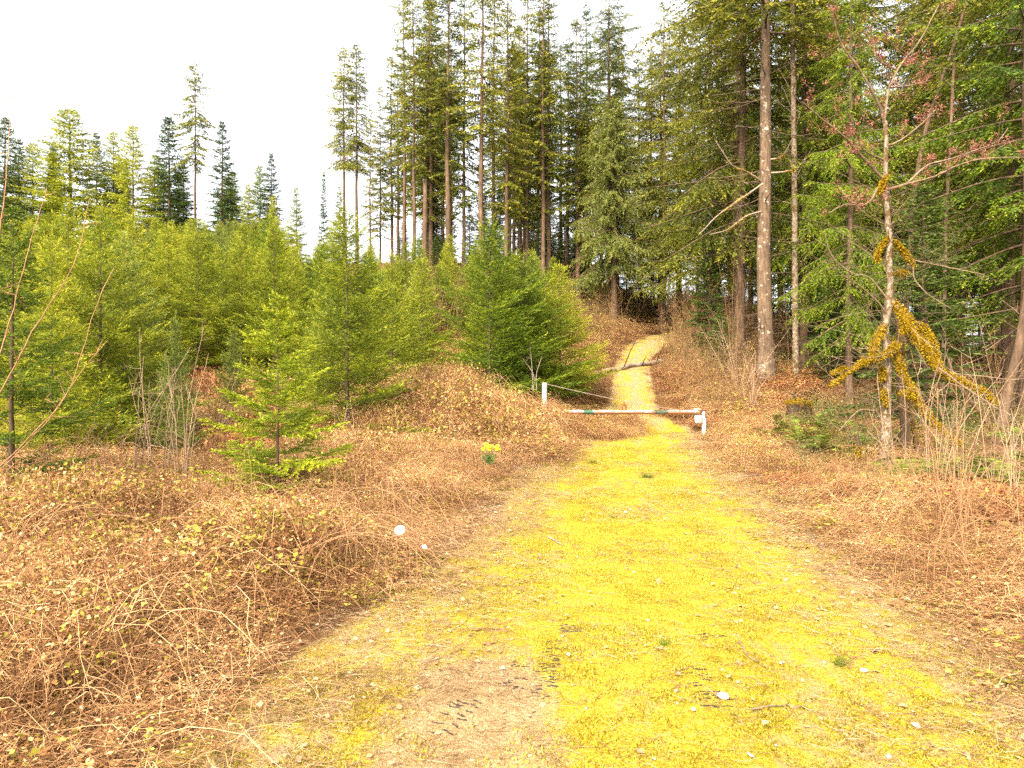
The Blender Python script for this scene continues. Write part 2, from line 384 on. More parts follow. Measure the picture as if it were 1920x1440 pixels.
def bramble_clump(seed, n_cane=60, n_twig=330, n_leaf=430, live=0.12, h=0.55, leaf=(0.016, 0.044), rad=0.55, red=0.0):
    global RG; RG = np.random.default_rng(seed); mb = MB()
    m = 8; t = np.linspace(0, 1, m)
    az = RG.uniform(0, 2 * np.pi, n_cane); L = RG.uniform(0.5, 1.25, n_cane); hh = h * RG.uniform(0.5, 1.25, n_cane)
    p0 = np.c_[RG.uniform(-rad, rad, n_cane), RG.uniform(-rad, rad, n_cane), np.full(n_cane, -0.05)]
    dirh = np.c_[np.cos(az), np.sin(az), np.zeros(n_cane)]
    arch = 4 * t * (1 - t) * 0.75 + t * 0.25
    Pc = p0[:, None] + dirh[:, None] * (L[:, None] * t ** 1.4)[..., None]
    Pc[:, :, 2] += hh[:, None] * arch * 1.1
    Pc += RG.normal(size=Pc.shape) * 0.018
    R = RG.uniform(0.0022, 0.0045, n_cane)[:, None] * (1 - 0.6 * t)
    tubes(mb, Pc, R, 3, 0, RG.random(n_cane))
    # fine twigs and dead stalks: thin 3-sided prisms
    n = n_twig; p = np.c_[RG.uniform(-rad, rad, n), RG.uniform(-rad, rad, n), RG.uniform(0, 1, n) ** 0.8 * h]
    d = norm(RG.normal(size=(n, 3)) * np.array([1, 1, 0.75])); l = RG.uniform(0.1, 0.42, n)
    bend = RG.normal(size=(n, 3)) * 0.03
    Pt = np.stack([p - d * l[:, None] / 2, p + bend, p + d * l[:, None] / 2], 1)
    Rt = RG.uniform(0.0012, 0.0026, n)[:, None] * np.array([1, 0.9, 0.5])
    tubes(mb, Pt, Rt, 3, 0, RG.random(n))
    n = n_leaf
    p = np.c_[RG.uniform(-rad, rad, n), RG.uniform(-rad, rad, n), (0.15 + 0.95 * RG.uniform(0, 1, n) ** 0.6) * h]
    leaves(mb, p, RG.uniform(*leaf, n), 1, RG.random(n))
    k = int(n_leaf * live)
    if k:
        cl = RG.integers(0, 7, k); cc = np.c_[RG.uniform(-rad, rad, 7), RG.uniform(-rad, rad, 7), RG.uniform(0.7, 1.15, 7) * h]
        leaves(mb, cc[cl] + RG.normal(size=(k, 3)) * 0.07, RG.uniform(leaf[0] * 1.2, leaf[1] * 1.25, k), 2, RG.random(k))
    return mb.mesh('bramble clump', [M['cane'], M['bracken'] if red else M['deadleaf'], M['liveleaf']])

br = [bramble_clump(10 + i, live=[0.05, 0.12, 0.22, 0.36][i % 4], h=0.5 + 0.05 * (i % 3)) for i in range(7)]
br_leafy = [bramble_clump(40 + i, n_cane=40, n_twig=200, n_leaf=360, live=0.28, h=0.6, leaf=(0.025, 0.06)) for i in range(4)]
br_red = [bramble_clump(60 + i, n_cane=20, n_twig=240, n_leaf=420, live=0.04, h=0.55, leaf=(0.03, 0.075), red=1) for i in range(3)]
def long_canes(seed):
    global RG; RG = np.random.default_rng(seed); mb = MB(); n = 9; m = 10; t = np.linspace(0, 1, m)
    az = RG.uniform(0, 6.283, n); L = RG.uniform(0.9, 2.2, n); h = RG.uniform(0.35, 0.95, n)
    p0 = np.c_[RG.uniform(-.4, .4, (n, 2)), np.zeros(n)]
    Pc = p0[:, None] + np.c_[np.cos(az), np.sin(az), np.zeros(n)][:, None] * (L[:, None] * t ** 1.5)[..., None]
    Pc[:, :, 2] += h[:, None] * (4 * t * (1 - t) * 0.85 + 0.2 * t) + 0.05; Pc += RG.normal(size=Pc.shape) * 0.012
    tubes(mb, Pc, RG.uniform(0.0032, 0.006, n)[:, None] * (1 - 0.65 * t), 4, 0, np.full(n, .9))
    k = 60; j = RG.integers(0, n, k); s = RG.integers(1, m, k); q = Pc[j, s]; d = norm(RG.normal(size=(k, 3)) + np.array([0, 0, .4])); l = RG.uniform(.05, .25, k)[:, None]
    tubes(mb, np.stack([q, q + d * l * .5 + RG.normal(size=(k, 3)) * .015, q + d * l], 1), np.tile([[.002, .0016, .001]], (k, 1)), 3, 0, np.full(k, .8))
    s = RG.uniform(-.4, .4, (7, 2)); u = np.c_[RG.normal(size=(7, 2)) * .08, RG.uniform(.5, 1.1, 7)]      # upright dead stalks
    b = np.c_[s, np.zeros(7)]; tubes(mb, np.stack([b, b + u * .5 + RG.normal(size=(7, 3)) * .02, b + u], 1), np.tile([[.004, .003, .0015]], (7, 1)), 3, 0, np.full(7, .7))
    return mb.mesh('long canes', [M['twig_red']])
allbr = br + br_leafy + br_red + [long_canes(90 + i) for i in range(4)]
rg = np.random.default_rng(77)
def cells(x0, x1, y0, y1, step):
    gx, gy = np.meshgrid(np.arange(x0, x1, step), np.arange(y0, y1, step))
    return gx.ravel() + rg.uniform(-.5, .5, gx.size) * step, gy.ravel() + rg.uniform(-.5, .5, gx.size) * step
def in_view(x, y, pad=1.2): return (np.abs(x) < 0.77 * y + pad) & (y > 1.6)
pts = []; rz = []; scs = []; ids = []
def put_br(x, y, kind, hs, s):
    n = len(x)
    pts.append(np.c_[x, y, ground(x, y) - 0.03]); rz.append(rg.uniform(0, 6.28, n))
    scs.append(np.c_[s, s, hs]); ids.append(kind)
# near brambles, left
x, y = cells(-14, 5, 2.0, 16, 0.40)
dl = track_x(y) - x - 1.95 - 0.25 * sstep(7.5, 4, y) - 0.75 * np.exp(-((y - 12.5) / 3.0) ** 2) - 0.45 * (vnoise(x, y, 0.9) - 0.5) * 2
k = in_view(x, y) & (dl > 0.15) & (vnoise(x, y, 1.5) > 0.16) & (rg.random(len(x)) < np.clip(0.35 + dl * 0.5, 0, 1)); x, y, dl = x[k], y[k], dl[k]
put_br(x, y, np.where(vnoise(x, y, 0.5) > 0.70, rg.integers(7, 11, len(x)), rg.integers(0, 7, len(x))), (0.25 + 0.75 * sstep(0.1, 1.5, dl)) * rg.uniform(0.65, 1.1, len(x)) * (0.2 + 1.15 * vnoise(x, y, 0.95)), rg.uniform(0.75, 1.0, len(x)))
# bank and slope, left, farther away
x, y = cells(-30, 12, 16, 40, 0.62)
dl = track_x(y) - x - np.where(y < 27, 2.1, 1.5)
k = in_view(x, y) & ~((np.abs(960 + x / y * F_PX - 915) < 34) & (y < 17.6)) & (dl > 0.1) & ((dl < 11) | (y < 24)); x, y, dl = x[k], y[k], dl[k]
bank = np.exp(-(((x + 2.2) / 2.8) ** 2 + ((y - 21.0) / 4.0) ** 2))
put_br(x, y, np.where(vnoise(x, y, 0.35) + 0.3 * bank > 0.5, rg.integers(7, 11, len(x)), rg.integers(0, 7, len(x))), (0.35 + 0.65 * sstep(0.1, 1.6, dl) + 0.75 * bank) * rg.uniform(0.6, 1.25, len(x)) * (0.5 + vnoise(x, y, 0.8)), rg.uniform(1.1, 1.5, len(x)))
# brambles creeping over the left half of the track at the barrier
x, y = cells(0.2, 5.5, 21.9, 26.5, 0.42)
xpq = 960 + x / y * F_PX
k = (xpq < 1196 - 30 * rg.random(len(x))) & (xpq > 985); x, y = x[k], y[k]; xpq = xpq[k]
put_br(x, y, rg.integers(0, 11, len(x)), np.where((xpq < 1052) & (y < 24), 1.55, 1.0) * rg.uniform(0.5, 0.95, len(x)), rg.uniform(0.8, 1.1, len(x)))
# dead bracken clearing behind the sapling
x, y = cells(-14, -3, 14, 25, 0.6)
xpq = 960 + x / y * F_PX
k = (xpq > 350 + 30 * rg.random(len(x))) & (xpq < 500); x, y = x[k], y[k]
put_br(x, y, np.where(rg.random(len(x)) < .5, rg.integers(11, 14, len(x)), rg.integers(0, 7, len(x))), rg.uniform(1.1, 2.4, len(x)), rg.uniform(0.9, 1.2, len(x)))
# right verge
x, y = cells(1, 22, 2.0, 24, 0.44)
dr = x - track_x(y) - 2.05 - 0.4 * (vnoise(x, y, 0.8) - 0.5) * 2
xq = 960 + x / y * F_PX; shade = (xq > 1425) & (xq < 1650) & (y > 17.5)
k = in_view(x, y) & (dr > 0.1) & (rg.random(len(x)) < np.clip(0.4 + dr * 0.5, 0, 1)) & (dr < 5.2 + 1.5 * vnoise(x, y, 0.5)) & ~((xq > 1430 + 14 * np.clip(18 - y, 0, 9)) & (y > 11.2) & (rg.random(len(x)) < .82)) & ~(shade & (rg.random(len(x)) < .72)); k0 = k; x, y, dr = x[k], y[k], dr[k]
red = vnoise(x, y, 0.4) + 0.02 * (y - 10)
put_br(x, y, np.where(red > 0.66, rg.integers(11, 14, len(x)), np.where(red < 0.46, rg.integers(7, 11, len(x)), rg.integers(0, 7, len(x)))), np.where(xq[k0] > 1430, .68, 1.0) * (0.22 + 0.62 * sstep(0.1, 1.8, dr)) * rg.uniform(0.65, 1.2, len(x)) * (0.45 + 1.1 * vnoise(x, y, 0.9)), rg.uniform(0.8, 1.05, len(x)))
# right of the gate and up the slope beside the track
x, y = cells(4, 40, 24, 62, 0.75)
dr = x - track_x(y) - np.where(y < 27, 2.0, 1.4)
k = in_view(x, y) & ~((960 + x / y * F_PX > 1440) & (y < 30)) & (dr > 0.1) & (dr < 12); x, y, dr = x[k], y[k], dr[k]
red = vnoise(x, y, 0.3)
put_br(x, y, np.where(red > 0.45, rg.integers(11, 14, len(x)), rg.integers(0, 11, len(x))), (0.3 + 0.9 * sstep(0.1, 2.5, dr)) * rg.uniform(0.8, 1.3, len(x)), rg.uniform(1.3, 1.8, len(x)))
# left of the upper track
x, y = cells(-2, 24, 40, 64, 0.8)
dl = track_x(y) - x - 1.4
k = in_view(x, y) & (dl > 0.1) & (dl < 8); x, y, dl = x[k], y[k], dl[k]
put_br(x, y, rg.integers(0, 11, len(x)), (0.4 + 0.8 * sstep(0.1, 2.0, dl)) * rg.uniform(0.8, 1.2, len(x)), rg.uniform(1.4, 1.9, len(x)))
x, y = cells(-14, 14, 3, 24, 1.05)
dd = np.abs(x - track_x(y)); k = in_view(x, y) & (dd > 2.5) & (rg.random(len(x)) < 0.75) & ~((960 + x / y * F_PX > 1430) & (y > 15)); x, y = x[k], y[k]
put_br(x, y, rg.integers(14, 18, len(x)), rg.uniform(0.6, 1.1, len(x)), rg.uniform(0.7, 1.1, len(x)))
scatter('bramble_thicket', 'tangle of dry tan bramble canes and dead leaves on both sides of the track', 'brambles',
        allbr, np.concatenate(pts), np.concatenate(rz), np.concatenate(scs), np.concatenate(ids))

# moss cushions, straw and grit on the track
def moss_patch(seed):
    global RG; RG = np.random.default_rng(seed); mb = MB(); n = 900
    p = np.c_[RG.uniform(-.3, .3, n), RG.uniform(-.3, .3, n), np.full(n, -0.004)]
    keep = vnoise(p[:, 0] + seed, p[:, 1], 9) > 0.42; p = p[keep]; n = len(p)
    d = norm(RG.normal(size=(n, 3)) * 0.6 + np.array([0, 0, 1])); needles(mb, p, d, RG.uniform(0.010, 0.028, n), RG.uniform(0.002, 0.0045, n), 0, RG.random(n))
    return mb.mesh('moss patch', M['mossfuzz'])
def straw_patch(seed, n=70, nl=5, dirn=None):
    global RG; RG = np.random.default_rng(seed); mb = MB()
    p = np.c_[RG.uniform(-.35, .35, n), RG.uniform(-.35, .35, n), RG.uniform(0.004, 0.03, n)]
    az = RG.uniform(0, 6.28, n); l = RG.uniform(0.03, 0.18, n)
    d = np.c_[np.cos(az), np.sin(az), RG.normal(0, 0.08, n)]
    Pt = np.stack([p - d * l[:, None] / 2, p + RG.normal(size=(n, 3)) * np.array([0.012, 0.012, 0.008]), p + d * l[:, None] / 2], 1)
    tubes(mb, Pt, RG.uniform(0.0007, 0.0019, n)[:, None] * np.array([1, 1, 0.6]), 3, 0, RG.random(n))
    if nl:
        p = np.c_[RG.uniform(-.35, .35, nl), RG.uniform(-.35, .35, nl), RG.uniform(0.008, 0.03, nl)]
        leaves(mb, p, RG.uniform(0.02, 0.05, nl), 0, RG.random(nl) * 0.6 + 0.4, 0.2)
    return mb.mesh('straw patch', M['straw'])
mp = [moss_patch(200 + i) for i in range(5)]
x, y = cells(-3, 9, 2.2, 20, 0.36)
dd = np.abs(x - track_x(y)); soil = np.exp(-(((x + 0.25) / .5) ** 2 + ((y - 3.9) / 1.2) ** 2))
k = in_view(x, y, 0.5) & (dd < 2.45) & (vnoise(x, y, 0.9) - 0.7 * soil > 0.32); x, y = x[k], y[k]
scatter('track_moss', 'bright yellow moss growing over the worn track', 'moss', mp,
        np.c_[x, y, ground(x, y) + 0.015 + rough(x, y)], rg.uniform(0, 6.28, len(x)), rg.uniform(0.8, 1.2, len(x)), rg.integers(0, 5, len(x)))
stp = [straw_patch(220 + i) for i in range(4)] + [straw_patch(230 + i, 170, 10) for i in range(3)]
x, y = cells(-4, 10, 2.2, 24, 0.42)
dc = x - track_x(y); dd = np.abs(dc)
dens = 0.40 + 0.9 * sstep(1.0, 1.9, dd) + 0.5 * np.exp(-(((x + 0.2) / .8) ** 2 + ((y - 4.0) / 1.2) ** 2))
k = in_view(x, y, 0.5) & (dd < 2.7) & (rg.random(len(x)) < dens); x, y, dd, dens = x[k], y[k], dd[k], dens[k]
scatter('straw_litter', 'dry straw, twigs and leaf scraps strewn along the track edges', 'straw', stp,
        np.c_[x, y, ground(x, y) + 0.012 + rough(x, y)], rg.uniform(0, 6.28, len(x)), rg.uniform(0.8, 1.25, len(x)),
        np.where(dens > 0.75, rg.integers(4, 7, len(x)), rg.integers(0, 4, len(x))))
#PART2
# ------------------------------------------------------------------ conifers
def conifer(name, seed, H, zc, Rm, shape=0.8, whorl=0.5, nb=5, el=(35, 5), droop=0.25, lift=0.0, lat_sp=0.09, lat_r=0.42, lat_min=0.08,
            el_sp=0.03, nlen=0.05, nw=0.006, r0=0.08, fol='young', bark='bark_young', inner=0.12, hang=0.15, dead=0, dead_len=1.0,
            lean=0.0, jag=0.25, gap=0.0, ksides=8, second=0.0, flat=0.35, low=1.0, along=0.0, lead=0.0):
    """returns (trunk mesh, crown mesh); base at the origin. low = relative length of the lowest branches"""
    global RG; RG = np.random.default_rng(seed)
    tr = MB(); cr = MB()
    m = 16; t = np.linspace(0, 1, m)
    wob = np.cumsum(RG.normal(size=(m, 2)), 0) * 0.004 * H / m * 4; wob -= wob[0]
    axis = np.c_[wob[:, 0] + lean * H * t, wob[:, 1], -0.3 * (t == 0) + H * t]
    rad = r0 * ((1 - t) ** 0.85 * 0.97 + 0.03) * (1 + 0.5 * np.exp(-t * H / 0.5))
    tubes(tr, axis, rad, ksides, 0, [0.5])
    def ax(z):
        f = np.clip(np.asarray(z) / H, 0, 1); return np.stack([np.interp(f, t, axis[:, 0]), np.interp(f, t, axis[:, 1]), f * H], -1)
    # whorls
    zs = []; z = zc
    while z < H * (1 - lead) - 0.12 * whorl:
        zs.append(z); z += whorl * RG.uniform(0.7, 1.3) * (1 - 0.45 * (z / H))
    zb = []; az = []
    for z in zs:
        n = max(2, int(round(nb * RG.uniform(0.75, 1.25)))); a0 = RG.uniform(0, 6.28)
        for i in range(n):
            if RG.random() < gap: continue
            zb.append(z + RG.normal() * whorl * 0.18); az.append(a0 + 6.283 * i / n + RG.normal() * 0.3)
    zb = np.array(zb); az = np.array(az); nB = len(zb)
    f = np.clip((zb - zc) / (H - zc), 0, 1)
    prof = (1 - f) ** shape * np.interp(f, [0, 0.18], [low, 1.0])
    L = Rm * prof * RG.uniform(1 - jag, 1 + jag, nB) + 0.03 * Rm + 0.1 * whorl
    e = np.radians(np.interp(f, [0, 1], [el[1], el[0]]) + RG.normal(size=nB) * 7)
    base = ax(zb); dh = np.c_[np.cos(az), np.sin(az), np.zeros(nB)]; side = np.c_[-np.sin(az), np.cos(az), np.zeros(nB)]
    bend = RG.normal(size=nB) * 0.10
    dr = droop * RG.uniform(0.6, 1.4, nB)
    def bp(i, s):
        s = np.asarray(s); l = L[i]
        return base[i] + dh[i] * (l * s * np.cos(e[i]))[..., None] + side[i] * (l * bend[i] * s ** 2)[..., None] \
            + np.array([0, 0, 1.0]) * (l * (np.sin(e[i]) * s - dr[i] * s ** 2 + lift * s ** 3))[..., None]
    mm = 6; ts = np.linspace(0, 1, mm)
    BP = np.stack([bp(np.arange(nB), np.full(nB, s)) for s in ts], 1)
    rb = np.clip(r0 * 0.17 * (L / Rm) ** 0.9, 0.002, None)
    tubes(tr, BP, rb[:, None] * (1 - 0.8 * ts), 4 if r0 > 0.12 else 3, 0, np.full(nB, 0.4))
    # laterals
    cnt = np.maximum(3, (L * (1 - inner) / lat_sp).astype(int)) * 2
    bi = np.repeat(np.arange(nB), cnt); k = np.arange(len(bi)) - np.repeat(np.cumsum(cnt) - cnt, cnt)
    s = inner + (1 - inner) * (k + RG.random(len(bi))) / np.repeat(cnt, cnt)
    sg = np.where(k % 2 == 0, 1.0, -1.0)
    p = bp(bi, s); tg = norm(bp(bi, np.clip(s + 0.03, 0, 1.05)) - bp(bi, s - 0.03))
    sd_ = norm(np.cross(tg, np.array([0, 0, 1.0]))) * sg[:, None]
    ang = np.radians(RG.uniform(35, 65, len(bi)))
    ld = tg * np.cos(ang)[:, None] + sd_ * np.sin(ang)[:, None] + np.array([0, 0, 1.0]) * (RG.normal(size=len(bi)) * flat * 0.5 - hang)[:, None]
    ld = norm(ld)
    lb = np.where(s < 0.5, 0.75 + 0.5 * s, 1.0)
    lL = (L[bi] * lat_r * (1 - s) ** 0.75 * lb + lat_min) * RG.uniform(0.55, 1.25, len(bi))
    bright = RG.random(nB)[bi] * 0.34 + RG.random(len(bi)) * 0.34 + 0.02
    if second > 0:
        c2 = np.maximum(1, (lL / second).astype(int)); b2 = np.repeat(np.arange(len(bi)), c2)
        s2 = RG.uniform(0.15, 1.0, len(b2)); p2 = p[b2] + ld[b2] * (lL[b2] * s2)[:, None]
        q = norm(np.cross(ld[b2], np.array([0, 0, 1.0]))) * np.where(RG.random(len(b2)) < 0.5, 1, -1)[:, None]
        d2 = norm(ld[b2] * 0.7 + q * 0.7 + np.array([0, 0, 1.0]) * (RG.normal(size=len(b2)) * 0.2 - hang)[:, None])
        l2 = lL[b2] * RG.uniform(0.3, 0.6, len(b2)) * (1 - 0.4 * s2)
        p = np.concatenate([p, p2]); ld = np.concatenate([ld, d2]); lL = np.concatenate([lL, l2]); bright = np.concatenate([bright, bright[b2]])
    # leader and branch tips act as extra shoots
    tipn = norm(bp(np.arange(nB), np.full(nB, 1.0)) - bp(np.arange(nB), np.full(nB, 0.8)))
    p = np.concatenate([p, bp(np.arange(nB), np.full(nB, 0.72)), ax(H * np.linspace(0.9 if not lead else 1 - lead, 0.985, 5))])
    ld = np.concatenate([ld, tipn, np.tile([[0, 0, 1.0]], (5, 1))])
    lL = np.concatenate([lL, L * 0.34 + nlen, np.full(5, max(0.1 * whorl, 0.022 * H))]); bright = np.concatenate([bright, np.full(nB, 0.75), np.full(5, 0.8)])
    ne = np.maximum(3, (lL / el_sp).astype(int))
    li = np.repeat(np.arange(len(lL)), ne); kk = np.arange(len(li)) - np.repeat(np.cumsum(ne) - ne, ne)
    tt = (kk + RG.random(len(li))) / ne[li]
    pos = p[li] + ld[li] * (lL[li] * tt)[:, None]; pos[:, 2] -= hang * lL[li] * tt ** 2 * 0.6
    up = norm(np.cross(ld, np.cross(np.array([0, 0, 1.0]) + 0.001, ld)))[li]
    sd2 = norm(np.cross(ld, np.array([0.01, 0.02, 1.0])))[li]
    phi = np.where(RG.random(len(li)) < 0.5, 1.0, -1.0) * RG.uniform(0.5, 1.0, len(li))
    nd = norm(ld[li] * (RG.uniform(0.35, 0.9, len(li)) + along)[:, None] + sd2 * phi[:, None] + up * (RG.normal(size=len(li)) * flat + 0.12)[:, None] - np.array([0, 0, 1.0]) * (hang * 0.8))
    nl = nlen * RG.uniform(0.7, 1.25, len(li)) * (1 - 0.3 * tt)
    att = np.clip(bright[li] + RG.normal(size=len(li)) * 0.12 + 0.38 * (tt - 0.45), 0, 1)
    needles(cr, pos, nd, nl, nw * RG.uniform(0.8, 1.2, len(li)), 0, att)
    # dead limbs below the crown
    if dead:
        zd = RG.uniform(0.12 * zc, zc, dead); a = RG.uniform(0, 6.28, dead); l = dead_len * RG.uniform(0.15, 1.0, dead)
        b = ax(zd); q = np.c_[np.cos(a), np.sin(a), np.zeros(dead)]; t5 = np.linspace(0, 1, 6)
        sag = RG.uniform(-0.1, 0.5, dead)
        DP = b[:, None] + q[:, None] * (l[:, None] * t5)[..., None]
        DP[:, :, 2] += l[:, None] * (-sag[:, None] * t5 + 0.75 * sag[:, None] * t5 ** 2.2 * 1.2)
        DP += RG.normal(size=DP.shape) * 0.02 * l[:, None, None] * t5[None, :, None]
        tubes(tr, DP, np.clip(r0 * 0.11 * (l / dead_len), 0.006, 0.05)[:, None] * (1 - 0.75 * t5), 4, 0, np.full(dead, 0.4))
        # twigs on the dead limbs
        nt_ = dead * 5; di = RG.integers(0, dead, nt_); si = RG.integers(2, 6, nt_)
        tp = DP[di, si]; td = norm(RG.normal(size=(nt_, 3)) * np.array([1, 1, 0.6]) + q[di]); tl = l[di] * RG.uniform(0.1, 0.35, nt_)
        TP = np.stack([tp, tp + td * tl[:, None] * 0.5 + RG.normal(size=(nt_, 3)) * 0.03, tp + td * tl[:, None] - np.array([0, 0, 1.0]) * tl[:, None] * 0.15], 1)
        tubes(tr, TP, np.array([[0.008, 0.006, 0.003]]).repeat(nt_, 0), 3, 0, np.full(nt_, 0.4))
    print(name, 'crown tris', cr.ntri(), 'trunk tris', tr.ntri())
    return tr.mesh(name + ' trunk', M[bark], smooth=True), cr.mesh(name + ' crown', M[fol])

def tree(name, label, meshes, x, y, H=None, H0=None, rz=0.0, group=None, cat='tree', sxy=None, fol=None):
    s = (H / H0) if H else 1.0
    sx = s if sxy is None else sxy
    o = thing(name, label, cat, (x, y, gz(x, y)), rz, (sx, sx, s), group)
    new('trunk', meshes[0], o); c = new('crown', meshes[1], o)
    if fol:
        c.material_slots[0].link = 'OBJECT'; c.material_slots[0].material = M[fol]
    return o
def H_for(xp, ytop, Y): return PZ(ytop, Y) - gz(PX(xp, Y), Y)

# prototypes
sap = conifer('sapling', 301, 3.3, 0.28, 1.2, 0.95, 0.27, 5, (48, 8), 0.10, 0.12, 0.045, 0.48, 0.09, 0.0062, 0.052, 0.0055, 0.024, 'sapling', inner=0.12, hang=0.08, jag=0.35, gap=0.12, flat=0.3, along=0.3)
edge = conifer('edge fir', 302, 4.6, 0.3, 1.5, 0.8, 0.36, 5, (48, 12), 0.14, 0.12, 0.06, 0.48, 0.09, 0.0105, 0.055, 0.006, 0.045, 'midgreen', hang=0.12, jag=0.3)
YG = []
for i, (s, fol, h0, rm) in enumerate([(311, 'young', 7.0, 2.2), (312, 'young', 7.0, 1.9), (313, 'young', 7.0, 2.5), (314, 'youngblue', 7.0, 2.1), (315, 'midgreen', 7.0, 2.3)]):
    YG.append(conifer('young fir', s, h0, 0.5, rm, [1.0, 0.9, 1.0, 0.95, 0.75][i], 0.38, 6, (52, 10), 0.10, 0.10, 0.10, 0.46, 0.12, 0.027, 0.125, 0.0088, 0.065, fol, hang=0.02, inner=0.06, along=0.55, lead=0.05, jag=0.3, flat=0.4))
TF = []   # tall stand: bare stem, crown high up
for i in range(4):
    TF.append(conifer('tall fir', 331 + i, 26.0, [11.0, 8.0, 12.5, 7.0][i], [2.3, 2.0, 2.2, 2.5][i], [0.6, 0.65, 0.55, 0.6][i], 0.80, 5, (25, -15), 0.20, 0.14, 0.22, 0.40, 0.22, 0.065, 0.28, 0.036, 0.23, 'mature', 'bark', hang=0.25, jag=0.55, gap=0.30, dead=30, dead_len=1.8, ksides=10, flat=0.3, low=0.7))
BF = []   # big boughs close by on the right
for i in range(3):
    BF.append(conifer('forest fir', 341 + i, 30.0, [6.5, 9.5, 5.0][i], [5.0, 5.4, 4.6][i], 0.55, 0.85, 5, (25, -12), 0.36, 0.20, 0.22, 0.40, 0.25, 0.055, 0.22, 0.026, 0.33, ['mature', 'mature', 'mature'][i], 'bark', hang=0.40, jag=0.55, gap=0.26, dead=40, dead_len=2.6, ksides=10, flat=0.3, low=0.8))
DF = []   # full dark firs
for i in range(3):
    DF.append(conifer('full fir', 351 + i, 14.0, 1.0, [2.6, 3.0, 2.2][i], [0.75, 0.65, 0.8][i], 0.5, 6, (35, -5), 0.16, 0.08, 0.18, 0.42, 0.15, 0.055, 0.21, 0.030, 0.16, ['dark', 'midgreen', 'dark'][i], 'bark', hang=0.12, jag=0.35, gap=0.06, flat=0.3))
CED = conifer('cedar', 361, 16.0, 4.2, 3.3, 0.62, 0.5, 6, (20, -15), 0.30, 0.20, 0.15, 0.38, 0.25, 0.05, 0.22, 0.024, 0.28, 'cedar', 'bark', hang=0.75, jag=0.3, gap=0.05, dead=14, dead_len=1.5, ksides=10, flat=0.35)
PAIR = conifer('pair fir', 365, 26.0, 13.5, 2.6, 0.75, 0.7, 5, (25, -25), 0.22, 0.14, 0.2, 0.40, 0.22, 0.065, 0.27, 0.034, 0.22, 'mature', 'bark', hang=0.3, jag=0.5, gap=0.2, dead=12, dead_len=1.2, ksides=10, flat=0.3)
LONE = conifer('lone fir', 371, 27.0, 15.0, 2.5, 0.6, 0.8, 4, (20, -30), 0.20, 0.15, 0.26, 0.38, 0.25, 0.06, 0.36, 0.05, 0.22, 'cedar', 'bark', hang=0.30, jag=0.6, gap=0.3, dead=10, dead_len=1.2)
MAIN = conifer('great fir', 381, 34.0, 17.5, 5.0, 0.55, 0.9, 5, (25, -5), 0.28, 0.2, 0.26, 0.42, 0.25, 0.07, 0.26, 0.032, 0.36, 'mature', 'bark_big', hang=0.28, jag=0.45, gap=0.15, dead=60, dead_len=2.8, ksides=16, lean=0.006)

rt = np.random.default_rng(500)
RZ = lambda: rt.uniform(0, 6.28)
# ---- single young firs that can be told apart
def yf(xp, Y, ytop, label, v, name='young_fir', sxy=None, meshes=None, H0=7.0, fol=None):
    x = PX(xp, Y); return tree(name, label, meshes or YG[v], x, Y, H_for(xp, ytop, Y), H0, RZ(), sxy=sxy, fol=fol)
yf(520, 10.6, 556, 'small lone fir sapling standing in the brambles left of the track', 0, 'fir_sapling', meshes=sap, H0=3.3)
yf(20, 9.0, 400, 'young fir cut off by the left edge of the picture', 0, meshes=edge, H0=4.6)
yf(188, 14.0, 372, 'young fir with dark lower stem behind the bare shoots at far left', 0)
yf(650, 18.0, 385, 'young fir with visible dark stem left of the bramble bank', 2)
yf(917, 25.5, 405, 'bushy young fir with pale lower stem behind the bramble bank', 4, sxy=1.15, fol='midgreen')
yf(985, 27.0, 470, 'dark dense young fir behind the white hinge post', 4, sxy=1.2, fol='midgreen')
yf(1050, 29.0, 490, 'young fir at right end of the row beside the upper track', 0, sxy=1.15)
yf(790, 27.0, 478, 'pointed young fir in front of the tall bare trunks', 1)
yf(735, 24.0, 470, 'young fir between the visible-stemmed fir and the bramble bank', 0)
yf(330, 13.5, 585, 'slender little fir among bare shoots left of the lone sapling', 3, 'fir_sapling', sxy=0.30)
yf(438, 19.0, 610, 'short pale fir top in the dead bracken clearing', 3, 'fir_sapling', sxy=0.35)
yf(1175, 58.0, 465, 'small dark bushy fir in front of the cedar trunk', 0, 'dark_fir', meshes=DF[0], H0=14.0, sxy=0.62)
yf(1352, 36.0, 570, 'small dark fir beside the big lichened trunk', 0, 'dark_fir', meshes=DF[2], H0=14.0, sxy=0.34)
